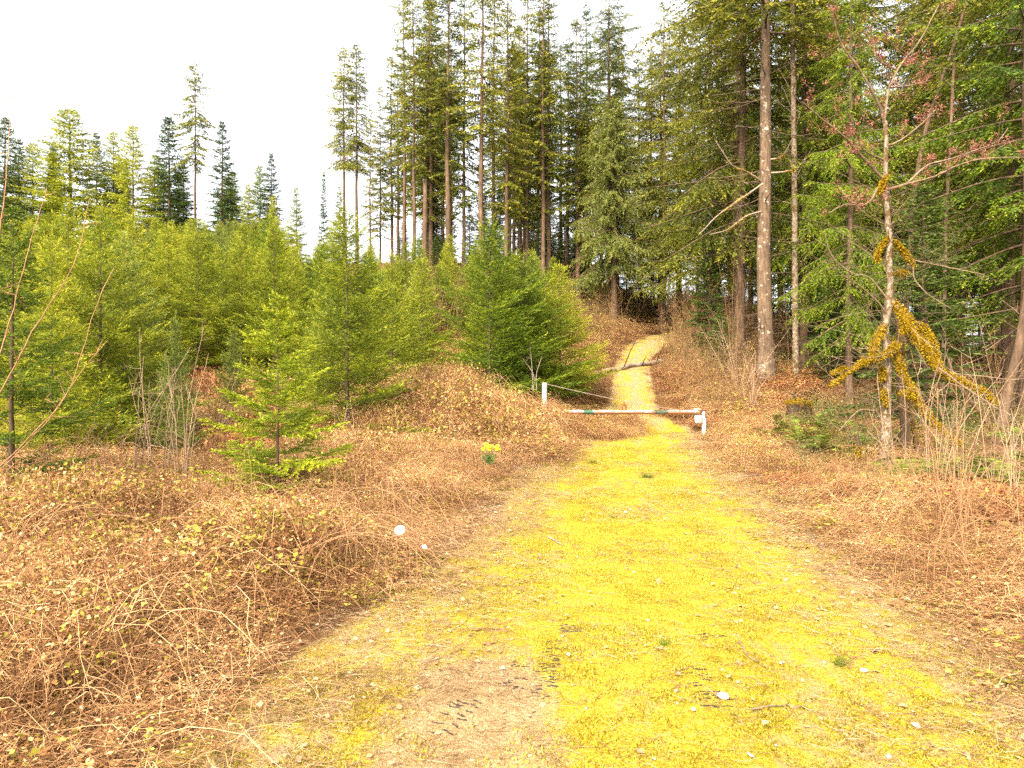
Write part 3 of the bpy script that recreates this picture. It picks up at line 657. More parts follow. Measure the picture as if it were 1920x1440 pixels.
# ---- plantation on the slope
cnt = 0; placed = []
gx, gy = np.meshgrid(np.arange(-62, 14, 2.5), np.arange(12.5, 82, 2.6))
px_ = gx.ravel() + rt.uniform(-.9, .9, gx.size); py_ = gy.ravel() + rt.uniform(-.9, .9, gx.size)
for x, y in sorted(zip(px_, py_), key=lambda q: q[1]):
    xp = 960 + x / y * F_PX
    if xp < -90 or xp > 1090: continue
    if xp < 110: lim = 11.5
    elif xp < 260: lim = 15.5
    elif xp < 370: lim = 20.0
    elif xp < 505: lim = 27.0
    elif xp < 600: lim = 18.5
    elif xp < 700: lim = 21.0
    else: lim = 28.5
    if 330 < xp < 540 and y < lim + 2 and abs(xp - 437) < 68 + 60: continue
    if y < lim or x > track_x(y) - 4.2: continue
    if y > 50 and xp > 640: continue
    if y > 56 and xp > 560: continue
    if y > 40 and rt.random() < 0.3: continue
    v = int(rt.choice([0, 0, 1, 1, 2, 2, 3, 4])); h = rt.uniform(4.2, 7.2)
    if 640 < xp: h *= 0.85
    last_tree = tree('plantation_fir', 'young yellow-green fir crowded among many on the left slope', YG[v], float(x), float(y), h, 7.0, RZ(), 'young firs of the slope plantation', sxy=h / 7.0 * rt.uniform(0.85, 1.1))
    cnt += 1; placed.append((y - lim, xp, v, bpy.data.objects[-1] if False else last_tree))
ORD = 'first second third fourth fifth sixth seventh eighth ninth tenth eleventh twelfth thirteenth fourteenth fifteenth sixteenth seventeenth eighteenth nineteenth twentieth'.split()
front = sorted([q for q in placed if q[0] < 2.3 and 0 < q[1] < 1060], key=lambda q: q[1])[:20]
for q, w in zip(front, ORD):
    q[3]['label'] = 'plantation fir in the front row behind the brambles, %s counted from the left' % w
for q in placed:
    if q not in front and q[2] == 3: q[3]['label'] = 'blue-green tinged young fir crowded among the yellower ones on the slope'
print('plantation', cnt)
# ---- ridge trees, far left
ridge = [(8, 90, 222, 0, 0.9, 'tall dark fir on the ridge at the left edge'), (62, 92, 268, 1, 0.9, 'pale green fir on the ridge second from the left edge'),
         (132, 84, 206, 1, 1.25, 'broad bright green fir rising highest among the left ridge trees'), (182, 92, 250, 0, 0.7, 'narrow dark fir just right of the broad bright ridge fir'),
         (213, 94, 248, 1, 0.75, 'pale pointed fir left of the fir with a bare lower trunk'), (250, 80, 236, 1, 0.8, 'ridge fir with a bare pale lower trunk'),
         (318, 92, 222, 0, 1.0, 'dark pointed fir just left of the tall thin-topped tree'), (415, 88, 230, 2, 0.85, 'dark open fir standing alone against the sky'),
         (345, 92, 300, 0, 0.8, 'lower dark fir under the tall thin-topped tree'), (290, 96, 290, 1, 0.8, 'lower green fir left of the dark pointed fir'),
         (465, 82, 345, 1, 0.6, 'low ridge fir right of the lone dark fir'), (513, 82, 366, 1, 0.6, 'low green ridge fir in the dip of the skyline'),
         (556, 80, 352, 1, 0.65, 'low ridge fir left of the slim dark spire'), (607, 78, 324, 0, 0.4, 'slim dark spire-shaped fir on the ridge'),
         (636, 72, 350, 1, 0.5, 'low green fir at the foot of the pair of tall firs'), (100, 98, 275, 0, 0.8, 'dark fir behind the broad bright ridge fir'), (35, 96, 262, 0, 0.8, 'green fir between the left edge fir and the pale fir')]
for xp, Y, yt, v, w, lab in ridge:
    h = H_for(xp, yt, Y); tree('ridge_fir', lab, DF[v], PX(xp, Y), Y, h, 14.0, RZ(), sxy=h / 14.0 * w * 1.15, fol='young' if v == 1 else None)
h = H_for(366, 122, 88); tree('lone_fir', 'tall thin fir with sparse tufted top above the left ridge', LONE, PX(366, 88), 88, h, 27.0, 0.7, sxy=h / 27)
for x, y in [(-70, 104), (-60, 106), (-52, 102), (-44, 106), (-38, 103), (-66, 98), (-58, 100), (-74, 100), (-48, 98), (-41, 100), (-35, 99), (-55, 96)]:
    tree('ridge_fir', 'fir filling the back row of the left ridge', DF[int(rt.integers(0, 3))], x, y, rt.uniform(13, 17), 14.0, RZ(), 'back row of ridge firs', sxy=1.1)
# ---- tall stand in the middle
stand = [(646, 74, 92, 3, 'left tree of the tall pair at the edge of the stand', 1.25), (669, 72, 84, 2, 'right tree of the tall pair at the edge of the stand', 1.3),
         (694, 68, 200, 1, 'shorter thin fir just right of the tall pair', 0.7), (713, 70, 165, 3, 'thin fir third from the left edge of the tall stand', 0.7),
         (735, 70, 105, 1, 'tall fir with pointed top left of the straight brown trunks', 0.9), (757, 64, -20, 2, 'thin-trunked tall fir in the left part of the stand', 0.8),
         (776, 60, -40, 0, 'tall fir with clean straight brown trunk in the stand', 0.8), (842, 58, -80, 2, 'stout-trunked tall fir near the middle of the stand', 1.1),
         (868, 60, -30, 3, 'tall fir with thin reddish trunk beside the stout one', 0.8), (902, 52, -120, 2, 'tallest straight pale trunk in the middle of the stand', 1.0),
         (950, 54, -40, 1, 'tall fir with grey-brown trunk right of the pale straight trunk', 0.9), (988, 58, -10, 3, 'tall fir with low broken branches in the stand', 0.9),
         (1018, 56, -60, 0, 'tall fir of the close pair of trunks, left one', 0.8), (1028, 57, -40, 1, 'tall fir of the close pair of trunks, right one', 0.8),
         (1085, 60, 40, 3, 'dark-stemmed tall fir left of the pale cedar', 0.9), (812, 70, -10, 3, 'tall fir behind the stout-trunked one', 0.9), (925, 66, -20, 0, 'tall fir filling the gap behind the pale trunk', 0.9)]
for xp, Y, yt, v, lab, w in stand:
    x = PX(xp, Y); h = max(H_for(xp, yt, Y), 12); tree('tall_fir', lab, PAIR if xp < 680 else TF[v], x, Y, h, 26.0, RZ(), sxy=h / 26 * (1.0 if xp < 680 else w))
for i in range(30):
    Y = rt.uniform(66, 100); xp = rt.uniform(745, 1160); x = PX(xp, Y); h = rt.uniform(24, 33)
    tree('background_fir', 'tall fir in the dim rows behind the middle stand', TF[int(rt.integers(0, 4))], x, Y, h, 26.0, RZ(), 'back rows of the middle stand', sxy=h / 26 * rt.uniform(0.8, 1.1), fol='dark' if rt.random() < 0.5 else None)
for i in range(34):
    Y = rt.uniform(60, 104); xp = rt.uniform(730, 1120); x = PX(xp, Y); h = rt.uniform(5, 11)
    tree('understory_fir', 'dark low fir between the trunks of the middle stand', DF[int(rt.choice([0, 2]))], x, Y, h, 14.0, RZ(), 'dark low firs of the middle stand', sxy=0.6)
# snag
def snag(label, xp, Y, ytop, r, seed):
    global RG; RG = np.random.default_rng(seed); mb = MB(); x = PX(xp, Y); h = H_for(xp, ytop, Y)
    t = np.linspace(0, 1, 14); Pp = np.c_[0.02 * np.sin(t * 9) * r * 6, t * 0, h * t - 0.3 * (t == 0)]; tubes(mb, Pp, r * (1 - 0.35 * t), 10, 0, [0.5], cap=True)
    # jagged broken top
    for a in np.linspace(0, 6.28, 6)[:-1]:
        b = np.array([math.cos(a), math.sin(a), 0]) * r * 0.4 + np.array([Pp[-1, 0], 0, h - 0.02])
        tubes(mb, np.stack([b, b + [0, 0, RG.uniform(.15, .5)]]), [r * 0.25, 0.01], 4, 0, [0.5])
    o = thing('broken_snag', label, 'dead tree', (x, Y, gz(x, Y))); new('trunk', mb.mesh('snag', M['bark'], True), o); return o
snag('pale broken-off trunk without a crown in the middle stand', 797, 55, 345, 0.26, 9)
# ---- cedar and the right-hand forest
h = H_for(1152, 185, 54); tree('cedar', 'pale yellow-green drooping cedar left of the upper track', CED, PX(1152, 54), 54, h, 16.0, 1.1, sxy=h / 16 * 0.95)
x = PX(1436, 33.0); tree('great_fir', 'great straight lichen-spotted fir trunk right of the gate', MAIN, x, 33.0, 34.0, 34.0, 2.2, sxy=1.05)
right = [(1243, 58, 28, 0, 'fir with slender trunk standing behind the upper track', 'forest_fir'), (1272, 62, 29, 2, 'fir trunk just right of the slender one behind the upper track', 'forest_fir'),
         (1140, 60, 29, 1, 'fir trunk partly hidden behind the cedar', 'forest_fir'), (1388, 38, 33, 0, 'dark-stemmed fir just left of the great trunk', 'forest_fir'),
         (1330, 50, 30, 2, 'fir with hanging boughs above the upper track', 'forest_fir'), (1508, 37, 30, 2, 'fir with brown trunk base and bright low boughs right of the great trunk', 'forest_fir'),
         (1592, 29, 20, 2, 'bright green fir filling the gap left of the white maple', 'forest_fir'), (1800, 42, 30, 1, 'stout trunk in the lit gap at the right', 'forest_fir'),
         (1866, 40, 30, 0, 'fir trunk right of the lit gap', 'forest_fir'), (1893, 32, 30, 1, 'thick fir trunk near the right edge', 'forest_fir'), (1722, 46, 29, 1, 'fir trunk behind the white maple', 'forest_fir'), (1930, 27, 27, 2, 'fir with green boughs at the right edge', 'forest_fir')]
for xp, Y, h, v, lab, nm in right:
    tree(nm, lab, BF[v], PX(xp, Y), Y, h, 30.0, RZ(), sxy=h / 30 * (0.72 if 1450 < xp < 1620 else rt.uniform(0.85, 1.0)), fol='midgreen' if xp in (1508, 1592, 1930) else None)
tree('dark_fir', 'dark full fir low behind the mossy maple', DF[0], PX(1735, 23), 23, H_for(1735, 350, 23), 14.0, 0.4, sxy=0.85)
tree('dark_fir', 'dark green fir low behind the great trunk and the stump', DF[0], PX(1580, 33), 33, H_for(1580, 470, 33), 14.0, 1.4, sxy=0.7)
for i in range(80):
    Y = rt.uniform(44, 104); xp = rt.uniform(1180, 2000); x = PX(xp, Y); h = rt.uniform(24, 32)
    if 1795 < xp < 1850 or abs(x - track_x(min(Y, 66))) < 3.0: continue
    tree('background_fir', 'fir in the crowded back rows of the right-hand forest', (BF + TF)[int(rt.integers(0, 7))], x, Y, h, 28.0, RZ(), 'back rows of the right-hand forest', sxy=h / 28 * rt.uniform(0.8, 1.0))
for i in range(60):
    Y = rt.uniform(34, 108); xp = rt.uniform(1200, 1960); x = PX(xp, Y); h = rt.uniform(4, 9)
    h *= 1 + Y / 90
    if 1215 < xp < 1430 and rt.random() < .8: continue
    if abs(x - track_x(min(Y, 66))) < 3.5 or (1790 < xp < 1850 and Y > 60): continue
    tree('understory_fir', 'low green fir under the trees of the right-hand forest', DF[int(rt.integers(0, 3))], x, Y, h, 14.0, RZ(), 'low firs of the right-hand forest', sxy=0.55)
#PART3
# ------------------------------------------------------------------ curve helpers for hand-placed wood
def spline(pts, n=None):
    p = np.asarray(pts, float); n = n or max(6, (len(p) - 1) * 5)
    q = np.vstack([2 * p[0] - p[1], p, 2 * p[-1] - p[-2]]); out = []
    for u in np.linspace(0, len(p) - 1 - 1e-6, n):
        i = int(u); t = u - i; a, b, c, d = q[i], q[i + 1], q[i + 2], q[i + 3]
        out.append(0.5 * (2 * b + (c - a) * t + (2 * a - 5 * b + 4 * c - d) * t * t + (3 * b - a - 3 * c + d) * t ** 3))
    return np.array(out)
def pxs(l, Y0, Y1=None):
    Y1 = Y0 if Y1 is None else Y1; n = len(l)
    return [P3(x, y, Y0 + (Y1 - Y0) * i / max(1, n - 1)) for i, (x, y) in enumerate(l)]
def limb(mb, pts, r0, r1, k=6, mat=0, wob=0.0, org=None, n=None):
    S = spline(pts, n)
    if wob: S[1:-1] += RG.normal(size=(len(S) - 2, 3)) * wob
    if org is not None: S = S - np.asarray(org)
    r = r0 + (r1 - r0) * np.linspace(0, 1, len(S)) ** 0.85
    tubes(mb, S, r, k, mat, [0.5]); return S, r
def twigs_on(mb, S, n, lmin, lmax, r, up=0.3, mat=0, s0=0.25, fwd=0.6, sub=0):
    """arching side twigs off the path S"""
    ii = RG.integers(int(len(S) * s0), len(S) - 1, n); T = norm(np.gradient(S, axis=0))[ii]
    d = norm(RG.normal(size=(n, 3)) + T * fwd + np.array([0, 0, up])); l = RG.uniform(lmin, lmax, n)
    t = np.linspace(0, 1, 6); c = norm(RG.normal(size=(n, 3)) + np.array([0, 0, up * 1.5]))
    Pp = S[ii][:, None] + d[:, None] * (l[:, None] * t)[..., None] + c[:, None] * (l[:, None] * 0.3 * t ** 2)[..., None]
    tubes(mb, Pp, r * RG.uniform(0.6, 1.1, n)[:, None] * (1 - 0.7 * t), 3, mat, np.full(n, 0.5))
    if sub:
        m_ = n * sub; j = RG.integers(0, n, m_); k = RG.integers(2, 6, m_); d2 = norm(RG.normal(size=(m_, 3)) + d[j] * 0.8 + np.array([0, 0, up])); l2 = l[j] * RG.uniform(0.2, 0.5, m_)
        P2 = Pp[j, k][:, None] + d2[:, None] * (l2[:, None] * t)[..., None]
        tubes(mb, P2, r * 0.55 * np.ones(m_)[:, None] * (1 - 0.6 * t), 3, mat, np.full(m_, 0.5))
        return np.concatenate([Pp[:, -1], P2[:, -1]])
    return Pp[:, -1]
def moss_sleeve(mb, S, r, fuzz=260, mat=0, hang=0.5, L=0.05):
    n = len(S); u = np.linspace(0, 1, n); rr = r * (0.55 + 0.75 * RG.random(n)) * (0.45 + 0.55 * np.clip(np.minimum(u, 1 - u) * 5, 0, 1))
    tubes(mb, S, rr * 0.7, 7, mat, [0.25]); fuzz = int(fuzz * 2.2)
    i = RG.integers(0, n - 1, fuzz); f = RG.random(fuzz)[:, None]; p = S[i] * (1 - f) + S[i + 1] * f
    d = norm(RG.normal(size=(fuzz, 3))); p = p + d * (rr[i] * RG.uniform(0.5, 1.15, fuzz))[:, None] + RG.normal(size=(fuzz, 3)) * 0.01
    needles(mb, p, norm(d + np.array([0, 0, -hang])), RG.uniform(0.4, 1.2, fuzz) * L, L * 0.16, mat, RG.random(fuzz))
def seed(s):
    global RG; RG = np.random.default_rng(s)

# ------------------------------------------------------------------ white barked mossy maple
seed(700); YM = 16.2; OM = np.array([PX(1660, YM), YM, gz(PX(1660, YM), YM)])
maple = thing('maple', 'bare maple with white trunk and moss-laden drooping arms right of the track', 'tree', tuple(OM))
tb = MB()
TS, TR = limb(tb, [tuple(OM + [0, 0, -0.15])] + pxs([(1658, 860), (1661, 800), (1664, 700), (1660, 620), (1668, 540), (1667, 450), (1662, 364), (1660, 243), (1657, 226)], YM), 0.135, 0.04, 10, 0, 0.010, OM)
new('trunk', tb.mesh('maple trunk', M['bark_pale'], True), maple)
lb = MB(); ends = []; paths = []
arms = [([(1657, 226), (1645, 190), (1612, 130), (1578, 82), (1560, 20)], 0, -.5, .036, .012), ([(1657, 226), (1668, 165), (1690, 120), (1726, 74), (1760, 10)], 0, .5, .034, .012),
        ([(1664, 356), (1700, 345), (1750, 332), (1796, 310), (1850, 297), (1925, 295)], 0, -1.5, .035, .010), ([(1700, 345), (1740, 310), (1785, 297), (1866, 267), (1890, 240)], -.3, .8, .03, .01),
        ([(1658, 350), (1644, 356), (1633, 375), (1614, 386), (1587, 383), (1553, 400)], 0, -.8, .035, .01), ([(1655, 335), (1606, 283), (1579, 253), (1535, 218), (1503, 190)], 0, -1.0, .035, .012),
        ([(1660, 275), (1690, 262), (1730, 230), (1755, 205)], 0, .9, .03, .01), ([(1657, 300), (1625, 285), (1610, 270)], 0, -.6, .025, .01),
        ([(1680, 130), (1650, 115), (1640, 95), (1625, 60)], .3, .2, .025, .008), ([(1668, 165), (1710, 160), (1745, 150)], .1, .9, .025, .008),
        ([(1712, 500), (1716, 525), (1740, 552), (1782, 578)], .2, -.6, .022, .007), ([(1712, 488), (1750, 495), (1795, 505), (1843, 515), (1836, 524)], .2, -1.0, .022, .006),
        ([(1672, 600), (1640, 560), (1600, 528), (1560, 500), (1552, 470)], 0, -1.0, .022, .006), ([(1664, 560), (1630, 520), (1600, 512), (1560, 480), (1545, 430)], 0, 1.0, .022, .006),
        ([(1720, 605), (1745, 640), (1752, 690), (1748, 740)], 0, -.5, .022, .008), ([(1700, 610), (1712, 640), (1740, 690)], 0, -.7, .02, .006),
        ([(1690, 600), (1680, 650), (1650, 668), (1620, 672)], 0, -.7, .02, .006), ([(1780, 700), (1840, 705), (1900, 712), (1940, 705)], -.6, -1.5, .02, .006),
        ([(1760, 690), (1800, 720), (1860, 760), (1905, 790), (1925, 870)], -.8, -2.0, .022, .008), ([(1640, 770), (1610, 770), (1580, 800), (1572, 808)], -.2, -.6, .02, .008)]
for l, a, b, r0_, r1_ in arms:
    S, r = limb(lb, pxs(l, YM + a, YM + b), r0_, r1_, 6, 0, 0.004, OM); paths.append(S)
    ends.append(twigs_on(lb, S, 11, 0.15, 0.7, max(0.006, r1_ * 0.6), 0.5, sub=2))
# arching twigs all around the lower stem
t0 = twigs_on(lb, TS[6:36], 130, 0.4, 2.2, 0.007, 0.10, s0=0.0, fwd=0.0, sub=3)
new('limb', lb.mesh('maple limbs', M['limbbark'], True), maple)
mo = MB(); ml = MB()
mossy = [([(1670, 562), (1690, 585), (1702, 607), (1740, 662), (1766, 697), (1800, 713), (1842, 732), (1870, 756)], 0, -1.2, .10, .03), ([(1672, 640), (1690, 690), (1710, 730), (1727, 760), (1760, 800), (1800, 832)], 0, -.8, .095, .03),
         ([(1662, 605), (1642, 640), (1634, 668), (1602, 690), (1558, 722)], 0, -.7, .09, .02), ([(1684, 645), (1664, 662), (1640, 676)], -.15, -.4, .085, .04), ([(1705, 590), (1698, 615), (1692, 622)], -.2, -.4, .09, .03),
         ([(1678, 452), (1697, 475), (1713, 497)], .1, .2, .05, .03), ([(1680, 512), (1700, 512)], 0, -.2, .035, .02), ([(1656, 690), (1655, 712)], -.12, -.12, .05, .03), ([(1657, 730), (1661, 760)], -.15, -.15, .045, .02),
         ([(1668, 440), (1648, 470), (1645, 490)], 0, -.3, .03, .02), ([(1720, 605), (1738, 620), (1752, 650), (1770, 700)], 0, -.6, .06, .02), ([(1700, 622), (1730, 650), (1760, 690)], .2, -.4, .07, .02),
         ([(1664, 325), (1652, 350), (1648, 362)], 0, -.2, .03, .015), ([(1560, 700), (1585, 690)], -.5, -.6, .03, .02), ([(1690, 735), (1712, 745)], -.4, -.5, .04, .02)]
for l, a, b, r0_, r1_ in mossy:
    S, r = limb(ml, pxs(l, YM + a, YM + b), r0_ * 0.55, r1_ * 0.5, 6, 0, 0.004, OM)
    moss_sleeve(mo, S, 1.3 * r0_ + 1.3 * (r1_ - r0_) * np.linspace(0, 1, len(S)), int(150 + 90 * len(S)), L=0.06)
    if len(l) > 4: twigs_on(ml, S, 10, 0.3, 1.1, 0.007, 0.2, sub=2)
new('limb', ml.mesh('maple mossy limbs', M['twig'], True), maple)
tag(new('moss', mo.mesh('maple moss', M['moss']), maple), 'thick orange-yellow moss sleeves on the drooping arms')
bu = MB(); E = np.concatenate(ends[:10]); E = E[E[:, 2] > 5.0]
for e in E:
    n = 16; needles(bu, e + RG.normal(size=(n, 3)) * 0.045, norm(RG.normal(size=(n, 3))), RG.uniform(.03, .07, n), 0.012, 0, RG.random(n))
tag(new('bud_cluster', bu.mesh('maple buds', M['bud']), maple), 'red-brown flower buds at the upper twig tips')

def stem_thing(name, label, pts, r0_, r1_, bark, moss_fr=None, tw=8, cat='tree', k=8, twl=(0.3, 1.2), mr=1.25, L=0.05):
    o0 = np.array(pts[0]); o0[2] = gz(o0[0], o0[1]) if abs(o0[2] - gz(o0[0], o0[1])) < 1.2 else o0[2]
    t = thing(name, label, cat, tuple(o0)); mb = MB()
    S, r = limb(mb, pts, r0_, r1_, k, 0, 0.004, o0)
    if tw: twigs_on(mb, S, tw, *twl, max(0.006, r1_ * 0.35), 0.3, s0=0.3, sub=2)
    new('trunk', mb.mesh(name, M[bark], True), t)
    if moss_fr:
        mm_ = MB(); a, b = int(moss_fr[0] * len(S)), int(moss_fr[1] * len(S)); moss_sleeve(mm_, S[a:b], r[a:b] * mr, int(1100 * (moss_fr[1] - moss_fr[0])), L=L)
        new('moss', mm_.mesh(name + ' moss', M['moss']), t)
    return t
seed(710)
def gp(xp, Y, dz=-0.1): x = PX(xp, Y); return (x, Y, gz(x, Y) + dz)
stem_thing('mossy_sapling', 'brown mossy leaning stem close behind the white maple trunk', [gp(1700, 17.2)] + pxs([(1697, 800), (1689, 730), (1690, 660), (1684, 600)], 17.2, 16.8), .13, .07, 'bark', (0.3, 0.98), 10)
stem_thing('mossy_sapling', 'mossy forked stem rising right of the white maple trunk', [gp(1722, 17.6)] + pxs([(1716, 820), (1708, 770), (1700, 700)], 17.4, 17.0), .08, .05, 'bark', (0.2, 0.95), 8)
stem_thing('leaning_trunk', 'dark leaning mossy trunk at the lower right edge', [gp(1872, 21.0)] + pxs([(1880, 780), (1893, 720), (1912, 640), (1925, 560), (1945, 450)], 21), .17, .11, 'bark', (0.3, 0.5), 6, L=0.07, mr=1.03)
stem_thing('leaning_trunk', 'slim dark trunk leaning through the gap above the maple arms', [gp(1690, 30), P3(1700, 560, 30)] + pxs([(1716, 360), (1730, 270), (1752, 190), (1790, 80), (1812, 0)], 30), .14, .06, 'bark', None, 8)
stem_thing('dead_limb', 'dark fallen limb sloping down right of the maple', pxs([(1778, 672), (1792, 715), (1815, 745), (1850, 790), (1862, 812)], 19), .03, .07, 'bark', (0.5, 0.95), 6, 'branch')
stem_thing('pale_trunk', 'thin pale blotched trunk right of the great fir', [gp(1493, 34)] + pxs([(1491, 600), (1490, 400), (1488, 200), (1486, 60), (1485, -40)], 34), .17, .11, 'bark_pale', None, 30, twl=(0.6, 2.0), L=0.12)
stem_thing('pale_trunk', 'thin bare trunk between the maple and the lit gap', [gp(1768, 28)] + pxs([(1770, 600), (1774, 420), (1782, 250), (1790, 100)], 28), .09, .05, 'bark', None, 20, twl=(0.5, 1.6))
stem_thing('mossy_post', 'short snapped stem with a moss knob below the stump', [gp(1610, 15.0)] + pxs([(1611, 850), (1608, 815), (1609, 808)], 15.0), .04, .02, 'bark', (0.25, 0.5), 3, 'dead stem', mr=2.0)
for i, (l, Y, lab) in enumerate([([(1436, 345), (1400, 322), (1375, 312), (1358, 290), (1340, 262)], 33, 'bare curved mossy bough left of the great trunk'), ([(1436, 300), (1465, 295), (1476, 280), (1484, 262)], 33, 'upcurved mossy bough right of the great trunk'),
      ([(1430, 345), (1390, 372), (1345, 405), (1310, 440)], 32.5, 'long straight dead bough sloping down left of the great trunk'), ([(1436, 395), (1400, 405), (1365, 430), (1330, 440)], 33, 'lower drooping dead bough left of the great trunk'),
      ([(1440, 325), (1470, 322), (1490, 318), (1500, 312)], 33, 'thin mossy bough right of the great trunk')]):
    stem_thing('dead_bough', lab, pxs(l, Y, Y - 1.2), .05, .018, 'deadwood', (0.1 + .06 * i, 0.5 + .08 * i), 9, 'branch', mr=0.9, L=0.06, twl=(0.2, 0.9))

# ------------------------------------------------------------------ stump
seed(720); xs_ = PX(1497, 25.0); st = thing('mossy_stump', 'low rotten stump with a yellow moss top right of the gate', 'stump', (xs_, 25.0, gz(xs_, 25.0)), 0.5, (0.95, 0.95, 0.8))
mb = MB(); th = np.arange(18) / 18 * 6.283; zz = [-0.15, 0.1, 0.4, 0.8, 1.0]; rad_ = [0.75, 0.56, 0.45, 0.43, 0.36]
V = []
for z, r in zip(zz, rad_):
    rr = r * (1 + (0.30 - 0.22 * z) * np.sin(th * 4 + 1 + z) + 0.10 * RG.normal(size=18)); V.append(np.c_[np.cos(th) * rr, np.sin(th) * rr, np.full(18, z) + (0.14 * RG.normal(size=18) if z > 0.9 else 0)])
V = np.array(V); idx = np.arange(90).reshape(5, 18); a = idx[:-1]; b = idx[1:]
mb.add(V.reshape(-1, 3), np.stack([a, np.roll(a, -1, 1), np.roll(b, -1, 1), b], -1).reshape(-1, 4))
top = np.vstack([V[-1], [[0, 0, 0.93]]]); mb.add(top, [[j, (j + 1) % 18, 18] for j in range(18)])
new('trunk', mb.mesh('stump', wood_mat('rotten stump wood', [(0, (0.008, 0.005, 0.004)), (1, (0.045, 0.028, 0.015))], 8, 0.2, 0.8)), st)
mb = MB(); n = 2600; r = 0.50 * np.sqrt(RG.random(n)); a = RG.uniform(0, 6.283, n)
p = np.c_[r * np.cos(a), r * np.sin(a), 1.04 - 0.5 * r ** 2 + 0.05 * RG.normal(size=n)]; dr_ = (RG.random(n) < .4) & (np.sin(a + 2.2) > -0.2); p[dr_] = np.c_[np.cos(a[dr_]) * .47, np.sin(a[dr_]) * .47, 1.0 - .6 * RG.random(dr_.sum()) ** 1.6]
needles(mb, p, norm(np.c_[RG.normal(size=(n, 2)) * 0.6, np.full(n, 0.8)]), RG.uniform(0.04, 0.09, n), 0.012, 0, RG.random(n))
tag(new('moss', mb.mesh('stump moss', M['moss']), st), 'cap of yellow moss on the stump top')

# ------------------------------------------------------------------ pipe gate
def paint_mat():
    m, nt, out = newmat('worn white paint over rust')
    tc = N(nt, 'ShaderNodeTexCoord'); f = noise(nt, 5, 6, tc.outputs['Object'], 0.7); f2 = noise(nt, 30, 3, tc.outputs['Object'])
    sx = N(nt, 'ShaderNodeSeparateXYZ'); nt.links.new(tc.outputs['Object'], sx.inputs[0])
    low = mapr(nt, sx.outputs[2], 0.03, -0.04, 0, 0.30)       # paint has flaked off the wet underside
    k = math_(nt, 'ADD', math_(nt, 'ADD', f, low), math_(nt, 'MULTIPLY', math_(nt, 'SUBTRACT', f2, 0.5), 0.25))
    rust = ramp(nt, [(0.3, (0.10, 0.035, 0.015)), (0.7, (0.30, 0.12, 0.05))], f2)
    c = mixc(nt, mapr(nt, k, 0.47, 0.56, 0, 1), (0.34, 0.30, 0.25), rust)
    b = N(nt, 'ShaderNodeBsdfPrincipled'); nt.links.new(c, b.inputs['Base Color']); b.inputs['Roughness'].default_value = 0.65
    nt.links.new(b.outputs[0], out.inputs[0]); return m
M['gate'] = paint_mat()
M['rust'] = wood_mat('rusted steel', [(0, (0.06, 0.02, 0.01)), (1, (0.26, 0.10, 0.045))], 14, 1, 0.3)
M['green'] = plain_mat('faded green paint', (0.012, 0.06, 0.022), 0.6, 0.4, 12)
YGt = 23.2; gx0, gx1 = PX(1021, YGt), PX(1309, YGt); zb_ = PZ(773, YGt)
def lathe(mb, prof, k=16, org=(0, 0, 0), mat=0):
    prof = np.asarray(prof, float); th = np.arange(k) / k * 2 * np.pi
    V = np.stack([np.c_[np.cos(th) * r, np.sin(th) * r, np.full(k, z)] for r, z in prof]) + np.asarray(org)
    i = np.arange(len(prof) * k).reshape(-1, k); a, b = i[:-1], i[1:]
    mb.add(V.reshape(-1, 3), np.stack([a, np.roll(a, -1, 1), np.roll(b, -1, 1), b], -1).reshape(-1, 4), mat)
def bevel_box(mb, c, s, bev=0.006, mat=0):
    c = np.asarray(c, float); hx, hy, hz = np.asarray(s) / 2; b = min(bev, hx * .4, hy * .4, hz * .4)
    lay = []
    for z, ins in ((-hz, b), (-hz + b, 0), (hz - b, 0), (hz, b)):
        x, y = hx - ins, hy - ins
        lay.append([(x, y - b, z), (x - b, y, z), (-x + b, y, z), (-x, y - b, z), (-x, -y + b, z), (-x + b, -y, z), (x - b, -y, z), (x, -y + b, z)])
    V = np.array(lay) + c; i = np.arange(32).reshape(4, 8); a, d = i[:-1], i[1:]
    mb.add(V.reshape(-1, 3), np.stack([a, np.roll(a, -1, 1), np.roll(d, -1, 1), d], -1).reshape(-1, 4), mat)
    mb.add(V[0][::-1], [list(range(8))], mat); mb.add(V[3], [list(range(8))], mat)
gate = thing('pipe_gate', 'white rust-streaked pipe barrier across the track with a cable stay', 'gate', (gx0, YGt, gz(gx0, YGt)))
g0 = gz(gx0, YGt)
mb = MB(); zt = PZ(718, YGt) - g0; lathe(mb, [(0.085, -0.5), (0.085, zt - 0.02), (0.08, zt), (0.0, zt + 0.012)], 20); new('hinge_post', mb.mesh('hinge post', M['white'], True), gate)
mb = MB(); lathe(mb, [(0.0, 0), (0.07, 0), (0.075, 0.02), (0.075, 4.55), (0.07, 4.57), (0, 4.57)], 20)
bar = new('bar', mb.mesh('gate bar', M['gate'], True), gate, (0.08, 0, zb_ - g0 + .004)); bar.rotation_euler = (0, 0, 0)
for v in bar.data.vertices: v.co = (v.co.z * (gx1 - gx0 - 0.08) / 4.57, v.co.y, v.co.x)
M['dullgreen'] = plain_mat('stained green paint', (0.035, 0.042, 0.018), 0.7, 0.5, 12)
